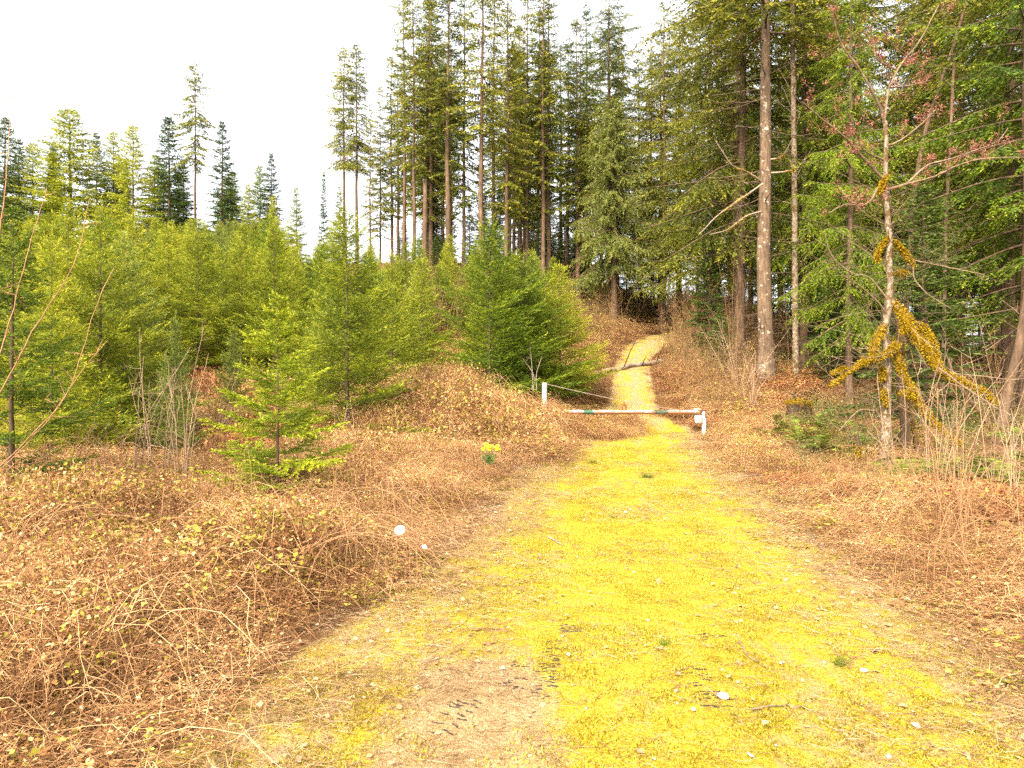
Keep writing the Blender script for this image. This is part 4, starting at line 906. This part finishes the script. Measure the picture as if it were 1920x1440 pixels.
for xpa, xpb in ((1094, 1113), (1226, 1252)):
    mb = MB(); n = 10; th = np.linspace(-0.3, 2.2, n); x0, x1 = PX(xpa, YGt) - gx0 - 0.08, PX(xpb, YGt) - gx0 - 0.08
    V = np.stack([np.c_[np.full(n, x), -np.sin(th) * 0.0775 , np.cos(th) * 0.0775 ] for x in np.linspace(x0, x1, 8)]); V[0, :, 0] += RG.normal(size=n) * .02; V[-1, :, 0] += RG.normal(size=n) * .03
    i = np.arange(8 * n).reshape(8, n); mb.add(V.reshape(-1, 3), np.stack([i[:-1, :-1], i[1:, :-1], i[1:, 1:], i[:-1, 1:]], -1).reshape(-1, 4))
    tag(new('paint_patch', mb.mesh('green paint', M['green' if xpa < 1150 else 'dullgreen'], True), bar), 'faded green paint patch on the bar')
mb = MB(); S = spline([(0.02, 0, zt - 0.03), (PX(1130, YGt) - gx0, 0, PZ(744, YGt) - g0), (PX(1200, YGt) - gx0, 0, PZ(757, YGt) - g0), (PX(1272, YGt) - gx0, 0, PZ(769, YGt) - g0)], 24)
tubes(mb, S, np.full(len(S), 0.011), 6, 0, [0.5]); new('stay_cable', mb.mesh('stay cable', M['deadwood'], True), gate)
mb = MB(); bx_ = PX(1170, YGt) - gx0
S = spline([(bx_ - 0.07, 0, zb_ - g0 + 0.06), (bx_ - 0.06, 0, zb_ - g0 + 0.2), (bx_, 0, zb_ - g0 + 0.30), (bx_ + 0.06, 0, zb_ - g0 + 0.2), (bx_ + 0.07, 0, zb_ - g0 + 0.06)], 16); tubes(mb, S, np.full(len(S), 0.035), 6, 0, [0.5])
tubes(mb, [[bx_, 0, zb_ - g0 + 0.28], [bx_, 0, zb_ - g0 + 0.40]], [0.025, 0.012], 6, 0, [0.5]); new('shackle', mb.mesh('shackle', M['rust'], True), gate)
mb = MB(); bevel_box(mb, (gx1 - gx0 - 0.03, 0, zb_ - g0 + 0.10), (0.22, 0.10, 0.05)); new('end_plate', mb.mesh('end plate', M['gate']), gate)
xl = PX(1320, YGt); lp = thing('latch_post', 'short white post with a lock box at the right end of the barrier', 'post', (xl, YGt, gz(xl, YGt)))
zl = PZ(770, YGt) - gz(xl, YGt)
mb = MB(); lathe(mb, [(0.072, -0.4), (0.072, zl - 0.01), (0.065, zl), (0, zl)], 18); new('post', mb.mesh('latch post', M['white'], True), lp)
mb = MB(); bevel_box(mb, (-0.06, -0.02, zl + 0.02), (0.30, 0.16, 0.035)); new('top_plate', mb.mesh('latch plate', M['rust']), lp)
mb = MB(); bevel_box(mb, (-0.21, -0.05, zl - 0.29), (0.24, 0.17, 0.26), 0.015); bx2 = new('lock_box', mb.mesh('lock box', M['white']), lp)
mb = MB(); bevel_box(mb, (-0.18, -0.139, zl - 0.30), (0.12, 0.006, 0.12)); new('notice', mb.mesh('notice', plain_mat('weathered tan notice', (0.48, 0.33, 0.17), 0.7)), bx2)
mb = MB(); bevel_box(mb, (0.02, -0.079, zl - 0.12), (0.035, 0.02, 0.22)); new('hasp', mb.mesh('hasp', M['rust']), lp)

# ------------------------------------------------------------------ fallen log and other wood on the slope
seed(730); M['darkwood'] = wood_mat('dark dead wood', [(0, (0.012, 0.008, 0.006)), (1, (0.05, 0.032, 0.022))], 9, 0.3, 0.4)
lg = thing('fallen_log', 'grey log lying across the upper track with dead branches standing up', 'log', gp(1185, 40.0, 0))
o0 = np.array(gp(1185, 40.0, 0)); mb = MB(); Sp = [(gp(xp, Y, 0.12)) for xp, Y in ((1112, 35.8), (1150, 37.6), (1185, 39.4), (1220, 41.2), (1262, 43.4))]
limb(mb, Sp, 0.10, 0.16, 10, 0, 0.03, o0); new('trunk', mb.mesh('log', M['deadwood'], True), lg)
for a, b, Y in (((1165, 700), (1193, 635), 38.2), ((1228, 686), (1245, 648), 41.5), ((1200, 694), (1212, 668), 40.1), ((1226, 687), (1216, 674), 41.4)):
    mb = MB(); S, r = limb(mb, [P3(*a, Y), P3((a[0] + b[0]) / 2 - 1, (a[1] + b[1]) / 2, Y - .1), P3(*b, Y - .3)], 0.045, 0.018, 6, 0, 0.01, o0); twigs_on(mb, S, 5, 0.1, 0.3, 0.01)
    new('dead_branch', mb.mesh('dead branch', M['darkwood'], True), lg)
stem_thing('fallen_branch', 'long mossy fallen branch lying above the upper track', [gp(1185, 60, .25), gp(1230, 61, .5), gp(1262, 62, 0.9), gp(1312, 63, .6)], .10, .05, 'deadwood', (0.1, 0.8), 10, 'branch', mr=1.2, L=0.1)
for (pa, pb, Y, lab) in (((998, 700), (994, 648), 24.5, 'thin upright bare stick beside the hinge post'), ((1006, 702), (1016, 668), 24.5, 'thin bare stick leaning right beside the hinge post'), ((1000, 702), (980, 672), 24.5, 'thin bare stick leaning left beside the hinge post')):
    seed(int(pa[0])); stem_thing('bare_stick', lab, [P3(pa[0], pa[1] + 30, Y)] + pxs([pa, pb], Y, Y - .2), .022, .010, 'deadwood', None, 3, 'stick', 5, (0.1, 0.3))

# ------------------------------------------------------------------ bare shoots and shrubs
seed(740)
for i, (l, Y, r0_, lab) in enumerate([([(-30, 905), (60, 815), (130, 730), (185, 560), (215, 500)], 6.0, .011, 'longest bare shoot arching up from the lower left corner'),
        ([(-60, 800), (0, 735), (70, 610), (140, 490), (168, 372)], 5.6, .012, 'bare reddish shoot with curved tip at far left'), ([(-40, 760), (0, 660), (35, 540), (62, 440), (88, 352)], 5.8, .011, 'bare straight shoot left of the curved-tip shoot'),
        ([(-40, 620), (-5, 470), (10, 350), (18, 240), (28, 172)], 5.6, .012, 'tall bare shoot at the very left edge'), ([(0, 880), (80, 800), (150, 700), (200, 640)], 7.0, .009, 'low bare shoot slanting under the young firs at left')]):
    stem_thing('bare_shoot', lab, pxs(l, Y, Y + .6), r0_ * .6, .0025, 'twig_red', None, 4, 'shoot', 6, (0.05, 0.25))
def bare_shrub(label, xp, Y, H, n, spread, mat, sd_, r=0.009, group=None, tw=7):
    seed(sd_); x = PX(xp, Y); t = thing('bare_shrub', label, 'shrub', (x, Y, gz(x, Y)), 0, 1.0, group); mb = MB()
    for i in range(n):
        a = RG.uniform(0, 6.283); s = RG.uniform(0.2, 1.3) * spread; h = H * RG.uniform(0.4, 1.05)
        b = np.array([math.cos(a), math.sin(a), 0]) * RG.uniform(0, 0.12)
        e = b + np.array([math.cos(a) * s, math.sin(a) * s, h]); mid = (b + e) / 2 + np.r_[RG.normal(size=2) * 0.12 * spread, 0.04 * h] - np.array([math.cos(a), math.sin(a), 0]) * s * 0.15
        S, _ = limb(mb, [b - [0, 0, .1], mid, e], r * RG.uniform(0.7, 1.2), r * 0.3, 4, 0, 0.006, None, 12); twigs_on(mb, S, tw, 0.12, 0.55 * h * 0.35 + 0.1, r * 0.45, 0.5, s0=0.3, sub=1)
    new('stem', mb.mesh('bare shrub', M[mat], True), t); return t
for i, (xp, Y, H, n, sp, mat, lab) in enumerate([(245, 10.5, 2.3, 9, .7, 'twig', 'pale bare shrub with many stems left of the little slender fir'), (300, 11.5, 3.0, 7, .6, 'twig', 'tall pale bare stems rising behind the slender little fir'),
        (340, 10.2, 2.6, 7, .5, 'twig', 'leaning pale bare stems just left of the lone sapling'), (110, 9.5, 1.8, 8, .7, 'twig_red', 'thin reddish bare shrub under the far left firs'), (400, 15.5, 2.2, 10, .9, 'twig', 'pinkish bare thicket in the clearing behind the lone sapling'),
        (430, 17.0, 2.0, 12, 1.1, 'twig_red', 'reddish dead stems in the clearing behind the lone sapling'), (640, 16.0, 1.6, 8, .6, 'twig', 'pale bare shrub at the foot of the visible-stemmed fir'),
        (1745, 10.8, 2.6, 8, .7, 'twig', 'bare shrub with upright stems in front of the mossy maple'), (1800, 10.2, 2.4, 9, .7, 'twig', 'bare shrub of grey stems near the right edge'), (1860, 11.2, 2.8, 8, .8, 'twig', 'tall bare shrub at the right edge beyond the grey-stemmed one'),
        (1770, 9.4, 1.9, 5, .35, 'twig_red', 'few reddish upright stems in the right verge'), (1690, 12.5, 2.4, 7, .6, 'twig', 'bare stems right beside the foot of the white maple'), (1905, 9.0, 2.0, 6, .5, 'twig', 'bare shrub cut off by the right edge'),
        (1390, 30, 4.0, 12, 1.6, 'twig', 'tangled bare shrub left of the great trunk'), (1345, 42, 4.5, 12, 2.0, 'brush', 'tan leafless thicket above the upper track'), (1300, 56, 5.0, 14, 2.6, 'brush', 'pale tan thicket at the head of the track'), (1050, 46, 5.5, 12, 2.0, 'brush', 'orange-brown leafless bush between the tall trunks'), (1410, 26, 2.6, 8, .8, 'twig', 'bare twigs in front of the great trunk foot'), (1375, 36, 6.5, 16, 2.2, 'brush', 'tall brown leafless thicket close left of the great trunk'), (1310, 44, 6.0, 16, 2.4, 'brush', 'tall brown thicket right of the upper track'), (1265, 66, 6.0, 16, 3.0, 'brush', 'tan thicket behind the fallen mossy branch'), (1480, 36, 4.5, 10, 1.8, 'brush', 'brown thicket between the great trunk and the pale thin trunk'), (1880, 24, 4.5, 12, 1.8, 'brush', 'brown leafless thicket behind the dark leaning trunk'), (1820, 30, 5.5, 14, 2.2, 'brush', 'tall brown thicket below the lit gap')]):
    bare_shrub(lab, xp, Y, H, n, sp, mat, 760 + i, r=0.010 if Y < 20 else 0.016, tw=7 if Y < 20 else 12)

# ------------------------------------------------------------------ ferns
def frond(sd_, L=0.85):
    seed(sd_); mb = MB(); n = 20; t = np.linspace(0, 1, n)
    S = np.c_[L * (t * 0.85), np.zeros(n), L * (0.75 * t - 0.80 * t ** 2.2)]
    tubes(mb, S[::3], np.linspace(0.005, 0.0015, len(S[::3])), 3, 0, [0.3])
    for sg in (-1, 1):
        for i in range(2, n):
            w = L * 0.17 * math.sin(min(1, (t[i] * 1.05 + 0.1)) * math.pi) ** 0.7 + 0.01
            d = norm(np.array([0.35, sg * 1.0, -0.15 + RG.normal() * 0.1])); f = np.array([0.02 * L + 0.008, 0, 0])
            p = S[i]; mb.add([p - f * .6, p + f * .6, p + d * w + f * .3, p + d * w * 0.6 - f * .5], [[0, 1, 2, 3]], 0, np.full(4, RG.random()))
    return mb.mesh('fern frond', M['fern'])
FR = [frond(800 + i) for i in range(4)]
def fern(label, xp, Y, s, group=None, n=12):
    x = PX(xp, Y); t = thing('sword_fern', label, 'fern', (x, Y, gz(x, Y) + 0.02), rt.uniform(0, 6.28), s, group)
    for i in range(n):
        o = new('frond', FR[i % 4], t); o.rotation_euler = (rt.normal() * 0.15, rt.uniform(-0.65, 0.1), 6.283 * i / n + rt.normal() * 0.25); k = rt.uniform(0.75, 1.1); o.scale = (k, k, k)
for (xp, Y, s, lab) in [(1478, 21.5, 1.2, 'sword fern low in front of the stump'), (1515, 22.5, 1.3, 'sword fern just right of the stump'), (1545, 20.5, 1.1, 'sword fern between the stump and the white maple'), (1445, 20.5, 1.1, 'sword fern nearest the latch post'), (1880, 12.5, 1.1, 'bright fern near the right edge'), (1800, 13.2, 1.0, 'bright fern behind the bare shrubs at right'), (1720, 14.0, 0.9, 'fern at the foot of the mossy stems'), (1925, 14.5, 1.2, 'fern cut off by the right edge')]:
    fern(lab, xp, Y, s)
for (xp, Y) in [(1540, 17.5), (1585, 16.5), (1625, 17.5), (1690, 15.2), (1750, 15.0), (1680, 12.4), (1735, 12.8), (1790, 12.2), (1845, 12.6), (1820, 14.8), (1880, 15.6), (1655, 18.5), (1500, 19.6), (1462, 23.0), (1530, 24.0), (1580, 22), (1620, 20), (1490, 24.0), (1840, 16), (1770, 17.5), (1900, 18), (1690, 19), (1560, 26), (1600, 25)]:
    fern('dark green sword fern in the shady undergrowth right of the stump', xp, Y, rt.uniform(0.9, 1.3), 'undergrowth ferns')

# ------------------------------------------------------------------ undergrowth of the right-hand forest and slope (stuff)
def leafy_clump(sd_, n=360, h=0.8, rad=0.6, mat='salal', L=(0.05, 0.10)):
    seed(sd_); mb = MB(); k = 40
    p0 = np.c_[RG.uniform(-rad, rad, (k, 2)), np.full(k, -0.05)]; p1 = p0 + np.c_[RG.normal(size=(k, 2)) * 0.2, RG.uniform(0.4, 1.1, k) * h]
    tubes(mb, np.stack([p0, (p0 + p1) / 2 + RG.normal(size=(k, 3)) * .04, p1], 1), np.tile([[.006, .004, .002]], (k, 1)), 3, 1, np.full(k, .5))
    j = RG.integers(0, k, n); f = RG.uniform(0.25, 1.05, n)[:, None]; leaves(mb, p0[j] + (p1 - p0)[j] * f + RG.normal(size=(n, 3)) * 0.07, RG.uniform(*L, n), 0, RG.random(n), 0.5)
    return mb.mesh('leafy clump', [M[mat], M['brush']])
def brush_clump(sd_, h=1.8):
    seed(sd_); mb = MB(); k = 26; t = np.linspace(0, 1, 5)
    p0 = np.c_[RG.uniform(-.7, .7, (k, 2)), np.full(k, -0.1)]; d = np.c_[RG.normal(size=(k, 2)) * 0.35, RG.uniform(0.5, 1.15, k) * h]
    Pp = p0[:, None] + d[:, None] * t[None, :, None] + (RG.normal(size=(k, 3)) * np.array([.3, .3, .05]))[:, None] * (t ** 2)[None, :, None]
    tubes(mb, Pp, RG.uniform(.006, .013, k)[:, None] * (1 - .7 * t), 3, 0, RG.random(k))
    m_ = 210; j = RG.integers(0, k, m_); s = RG.integers(1, 5, m_); dd_ = norm(RG.normal(size=(m_, 3)) + np.array([0, 0, .5])); l = RG.uniform(.15, .6, m_)
    q = Pp[j, s]; tubes(mb, np.stack([q, q + dd_ * l[:, None] * .5 + RG.normal(size=(m_, 3)) * .04, q + dd_ * l[:, None]], 1), np.tile([[.005, .004, .002]], (m_, 1)), 3, 0, RG.random(m_))
    n = 60; j = RG.integers(0, k, n); leaves(mb, Pp[j, 3] + RG.normal(size=(n, 3)) * .2, RG.uniform(.04, .09, n), 1, RG.random(n)); return mb.mesh('brush clump', [M['brush'], M['liveleaf']])
SRC = [leafy_clump(820 + i) for i in range(3)] + [leafy_clump(830 + i, 260, 0.7, 0.6, 'liveleaf', (0.04, 0.08)) for i in range(2)] + [brush_clump(840 + i) for i in range(3)]
x, y = cells(4, 80, 10.8, 100, 1.0)
xp = 960 + x / y * F_PX; dr = x - track_x(np.clip(y, 0, 66))
k = (xp > 1150) & (xp < 2000) & ~((np.abs(xp - 1440) < 45) & (y < 33.5)) & (dr > np.where(y < 24, 3.6, 2.6)) & ((y > 26) | ((xp > 1445 + 14 * np.clip(18 - y, 0, 9)) & (y > 11))) & (rg.random(len(x)) < np.where(y > 45, 0.5, 0.85)); x, y, xp = x[k], y[k], xp[k]
brushy = ((xp < 1430) & (rg.random(len(x)) < 0.75)) | (rg.random(len(x)) < np.where(y < 30, .06, .22))
idx = np.where(brushy, rg.integers(5, 8, len(x)), np.where(rg.random(len(x)) < 0.3, rg.integers(3, 5, len(x)), rg.integers(0, 3, len(x))))
far = np.clip(y / 30, 0.55, 1.7)
scatter('undergrowth', 'low leafy undergrowth and dry brush covering the floor of the right-hand forest', 'undergrowth', SRC, np.c_[x, y, ground(x, y) - .03], rg.uniform(0, 6.28, len(x)), np.c_[far, far, far * rg.uniform(.7, 1.2, len(x))], idx)
x, y = cells(-12, 22, 40, 84, 1.3)
xp = 960 + x / y * F_PX; k = (xp > 600) & (xp < 1240) & (track_x(np.clip(y, 0, 66)) - x > 3) & (rg.random(len(x)) < .6); x, y = x[k], y[k]
idx = np.where(rg.random(len(x)) < .5, rg.integers(5, 8, len(x)), rg.integers(0, 5, len(x)))
scatter('stand_undergrowth', 'brush and leafy undergrowth beneath the tall middle stand', 'undergrowth', SRC, np.c_[x, y, ground(x, y) - .03], rg.uniform(0, 6.28, len(x)), rg.uniform(1.2, 1.8, len(x)), idx)

# ------------------------------------------------------------------ small things on and beside the track
seed(900)
def at_ground(xp, yp, dz=0.0):
    """walk along the pixel's ray to the ground"""
    Y = 2.0
    while Y < 60:
        if PZ(yp, Y) <= gz(PX(xp, Y), Y): break
        Y += 0.02
    return (PX(xp, Y), Y, gz(PX(xp, Y), Y) + dz)
def pebble(sd_, flat=0.5):
    seed(sd_); mb = MB(); prof = [(0.0, -.9), (.55, -.75), (.9, -.35), (1, 0), (.88, .4), (.5, .8), (0.0, .95)]; k = 9; th = np.arange(k) / k * 6.283
    V = np.stack([np.c_[np.cos(th) * r, np.sin(th) * r * 0.8, np.full(k, z * flat)] for r, z in prof]); V *= 1 + 0.16 * RG.normal(size=V.shape[:2])[..., None]
    i = np.arange(len(prof) * k).reshape(-1, k); mb.add(V.reshape(-1, 3), np.stack([i[:-1], np.roll(i[:-1], -1, 1), np.roll(i[1:], -1, 1), i[1:]], -1).reshape(-1, 4)); return mb.mesh('stone', M['stone'], True)
PB = [pebble(910 + i) for i in range(4)]
def stone(xp, yp, r, label, v, group=None):
    o = new('stone', PB[v], None, at_ground(xp, yp, 0.025 + r * 0.2)); o.scale = (r,) * 3; o.rotation_euler = (0, 0, rt.uniform(0, 6)); tag(o, label, 'stone', group)
stone(1356, 1316, .036, 'largest pale flat stone beside the right tyre print', 0)
stone(1620, 1266, .028, 'white stone on moss right of the right tyre print', 1)
stone(943, 1262, .02, 'small pale stone by the left tyre print', 2)
for i in range(26):
    xp, yp = rt.uniform(900, 1560), rt.uniform(1150, 1430); stone(xp, yp, rt.uniform(.006, .013), 'tiny pale pebble among many set in the bare track soil', int(rt.integers(0, 4)), 'pebbles on the track')
def maple_leaf(sd_):
    seed(sd_); mb = MB(); n = 10; a = np.linspace(-2.6, 2.6, n * 2 + 1); r = np.where(np.arange(n * 2 + 1) % 4 == 0, 1.0, np.where(np.arange(n * 2 + 1) % 2 == 0, 0.62, 0.4)) * RG.uniform(.85, 1.1, n * 2 + 1)
    z = 0.35 * (r - 0.5) * RG.uniform(0.2, 1.0) + RG.normal(size=n * 2 + 1) * 0.07; V = np.vstack([[[-.15, 0, 0]], np.c_[np.cos(a) * r, np.sin(a) * r, z]])
    mb.add(V, [[0, i, i + 1] for i in range(1, n * 2 + 1)], 0, np.full(len(V), RG.uniform(.35, .85))); tubes(mb, [[-.15, 0, 0], [-.6, .1, .1], [-1.0, .2, .05]], [.03, .025, .02], 3, 0, [.3]); return mb.mesh('fallen leaf', M['straw'])
ML = [maple_leaf(930 + i) for i in range(4)]
def leaf(xp, yp, s, label, v, group=None, mat=None):
    o = new('fallen_leaf', ML[v], None, at_ground(xp, yp, 0.032)); o.scale = (s,) * 3; o.rotation_euler = (rt.normal() * .25, rt.normal() * .25, rt.uniform(0, 6.28)); tag(o, label, 'leaf', group)
for xp, yp, s, lab in [(1392, 1145, .055, 'curled brown-edged leaf on the moss right of track centre'), (1368, 1110, .06, 'pale flat leaf on the moss near track centre'), (1418, 1098, .06, 'tan leaf lying on the moss right of the pale flat leaf'), (1236, 1225, .06, 'white bleached leaf below the grass tuft'), (1543, 1150, .06, 'broad pale leaf at the right edge of the moss'), (1662, 1180, .06, 'pale upturned leaf by the right verge'), (1640, 1230, .06, 'white leaf on bright moss at right'), (1235, 1097, .055, 'dry curled leaf at track centre'), (1285, 1005, .06, 'pale leaf on the right wheel track')]:
    leaf(xp, yp, s, lab, int(rt.integers(0, 4)))
for i in range(60):
    yp = rt.uniform(850, 1420); Yq = 1.9 * 1280 / (yp - 720); xq = track_x(Yq) + rt.choice([-1, 1, 1]) * rt.uniform(.3, 2.0); xp = 960 + xq / Yq * F_PX
    if -10 < xp < 1930: leaf(xp, yp, rt.uniform(.022, .042), 'dry tan fallen leaf among those strewn over the mossy track', int(rt.integers(0, 4)), 'leaves strewn on the track')
for i in range(36):
    yp = rt.uniform(855, 990); Yq = 1.9 * 1280 / (yp - 720); xp = 960 + (track_x(Yq) + rt.uniform(1.3, 2.1)) / Yq * F_PX
    leaf(xp, yp, rt.uniform(.04, .07), 'bleached leaf in the drift along the right edge of the track', int(rt.integers(0, 4)), 'leaf drift on the right edge')
# litter scrap
seed(940); mb = MB(); k = 14; th = np.arange(k) / k * 6.283; V = np.stack([np.c_[np.cos(th) * r, np.sin(th) * r, np.full(k, z)] * (1 + .05 * RG.normal(size=(k, 1))) for r, z in ((0.0, .035), (.06, .045), (.085, .02), (.09, 0), (.07, -.03), (0.0, -.04))])
i = np.arange(6 * k).reshape(6, k); mb.add(V.reshape(-1, 3), np.stack([i[:-1], np.roll(i[:-1], -1, 1), np.roll(i[1:], -1, 1), i[1:]], -1).reshape(-1, 4))
o = new('litter_scrap', mb.mesh('litter', M['litter'], True), None, P3(750, 995, 7.0)); o.scale = (.62,) * 3; o.rotation_euler = (.9, .2, 0); tag(o, 'round white scrap of litter caught on the brambles left of the track', 'litter')
o = new('litter_scrap', o.data, None, P3(796, 1026, 6.6)); o.rotation_euler = (.5, .7, 0); o.scale = (.3, .22, .35); tag(o, 'small white scrap of litter right of the round one', 'litter')
# daffodils
seed(950); dx, dy, dz = at_ground(915, 884); dz += .12; df = thing('daffodil_clump', 'clump of yellow daffodils blooming at the bramble edge', 'flowers', (dx, dy, dz))
mb = MB(); n = 60; p = np.c_[RG.normal(size=(n, 2)) * .07, np.zeros(n)]; d = norm(np.c_[RG.normal(size=(n, 2)) * .35, np.ones(n)]); needles(mb, p, d, RG.uniform(.22, .42, n), .008, 0, RG.random(n)); new('leaf_tuft', mb.mesh('daffodil leaves', leaf_mat('daffodil leaves', [(0, (.03, .09, .012)), (1, (.08, .17, .03))], .3)), df)
DM = leaf_mat('daffodil petals', [(0, (.6, .42, .01)), (1, (.75, .55, .02))], .3)
mb = MB()
for a in np.arange(6) / 6 * 6.283:
    c, s = math.cos(a), math.sin(a); mb.add([(0, 0, 0), (c * .03 - s * .016, s * .03 + c * .016, .006), (c * .05, s * .05, 0), (c * .03 + s * .016, s * .03 - c * .016, .006)], [[0, 1, 2, 3]])
lathe(mb, [(.010, 0), (.014, .02), (.020, .034)], 8); fm = mb.mesh('daffodil flower', DM)
for i in range(11):
    o = new('flower', fm, df, (rt.normal() * .12, rt.normal() * .08 - .04, rt.uniform(.32, .45))); o.rotation_euler = (1.2 + rt.normal() * .3, 0, rt.normal() * .7)
# grass tufts
def tuft(xp, yp, label, L, n, sd_):
    seed(sd_); x, y, z = at_ground(xp, yp); mb = MB(); p = np.c_[RG.normal(size=(n, 2)) * L * .25, np.zeros(n)]; d = norm(np.c_[RG.normal(size=(n, 2)) * .6, np.ones(n)]); t = np.linspace(0, 1, 4)
    l = L * RG.uniform(.5, 1.1, n); Pp = p[:, None] + d[:, None] * (l[:, None] * t)[..., None] - np.array([0, 0, 1.0]) * (l[:, None] * .3 * t ** 2)[..., None]; tubes(mb, Pp, np.full((n, 1), .0022) * (1 - .8 * t), 3, 0, RG.random(n))
    o = new('grass_tuft', mb.mesh('grass tuft', M['grass']), None, (x, y, z + .01)); tag(o, label, 'grass')
tuft(1212, 898, 'green grass tuft in the middle of the track beyond the moss', .25, 150, 960); tuft(1245, 1214, 'small bright grass tuft on the moss in the foreground', .09, 70, 961); tuft(1110, 870, 'grass tuft on the left side of the track near the gate', .2, 110, 962); tuft(1575, 1250, 'short grass tuft at the right edge of the moss', .10, 80, 963); tuft(1150, 975, 'short grass tuft left of the track centre', .1, 60, 964)
# sticks on the track
def stick(l, r, label, sd_, mat='deadwood'):
    seed(sd_); pts_ = [at_ground(a, b, .03) for a, b in l]; o0 = np.array(pts_[0]); mb = MB(); S, _ = limb(mb, pts_, r, r * .5, 5, 0, .004, o0); twigs_on(mb, S, 4, .03, .12, r * .5); o = new('stick', mb.mesh('stick', M[mat], True), None, tuple(o0)); tag(o, label, 'stick')
stick([(1383, 1197), (1400, 1235), (1440, 1262)], .006, 'forked dry twig beside the right bare patch', 970); stick([(1410, 1342), (1470, 1332), (1530, 1345)], .006, 'long dry twig arching near the bottom edge', 971); stick([(1028, 1010), (1042, 1020), (1056, 1026)], .012, 'short dark stick left of the track centre', 972); stick([(1500, 985), (1530, 1020), (1545, 1040)], .018, 'bleached pale stick at the right edge of the track', 973, 'bark_pale'); stick([(905, 1215), (930, 1213)], .012, 'reddish bark piece on the left soil', 974, 'twig_red'); stick([(890, 1190), (935, 1185), (950, 1192)], .008, 'dark twig bundle on the left soil', 975, 'twig_red'); stick([(220, 1290), (240, 1325)], .02, 'pale yellow broken stick low in the brambles', 976, 'straw'); stick([(1790, 1185), (1770, 1225)], .01, 'pale dry stalk in the right verge', 977, 'straw')
# tyre prints: rows of pressed-up soil ridges
M['wetsoil'] = plain_mat('damp dark soil', (0.022, 0.013, 0.008), 0.95, 0.5, 40)
def tyre(label, cx, cy, n, step, w, ang, sd_, keep=0.8):
    seed(sd_); x0, y0, z0 = at_ground(cx, cy); t = thing('tyre_print', label, 'tyre print', (x0, y0, z0 + .012)); ca, sa = math.cos(ang), math.sin(ang)
    for i in range(n):
        for sg in (-1, 1):
            if RG.random() > keep * (0.55 + 0.45 * math.sin(math.pi * (i + .5) / n)): continue
            s = (i - n / 2) * step + RG.normal() * .006; q0 = sg * w * RG.uniform(-.06, .12); q1 = sg * w * RG.uniform(.25, .6); P_ = []; m_ = 6
            for f in np.linspace(0, 1, m_):
                a, b = q0 + (q1 - q0) * f, s + RG.normal() * .004 - .012 * f
                u, v = a * ca - b * sa, a * sa + b * ca; P_.append([u, v, gz(x0 + u, y0 + v) + float(rough(np.array(x0 + u), np.array(y0 + v))) - z0 + .003])
            mb = MB(); tubes(mb, P_, .0075 * RG.uniform(.35, 1.25, m_) * np.array([.4, 1, 1, 1, 1, .4]), 4, 0, [.5]); new('tread_ridge', mb.mesh('tread ridge', M['wetsoil'], True), t)
tyre('left tyre print with dark tread bars in the foreground soil', 1030, 1250, 22, .042, .16, -.15, 980)
tyre('short dark tyre print left of the track centre', 1066, 1180, 6, .04, .17, .05, 981, 1.0)
tyre('faint tyre print left of the darkest one', 965, 1272, 12, .042, .16, -.1, 982, .6)
tyre('right tyre print with dark tread bars beside the pale stone', 1318, 1292, 16, .04, .22, .05, 983, .7)
tyre('small tyre print on the moss above the right one', 1330, 1196, 3, .05, .22, .1, 984, .7)
tyre('tyre print at the bottom edge of the left soil', 860, 1345, 12, .042, .2, -.4, 985, .7)
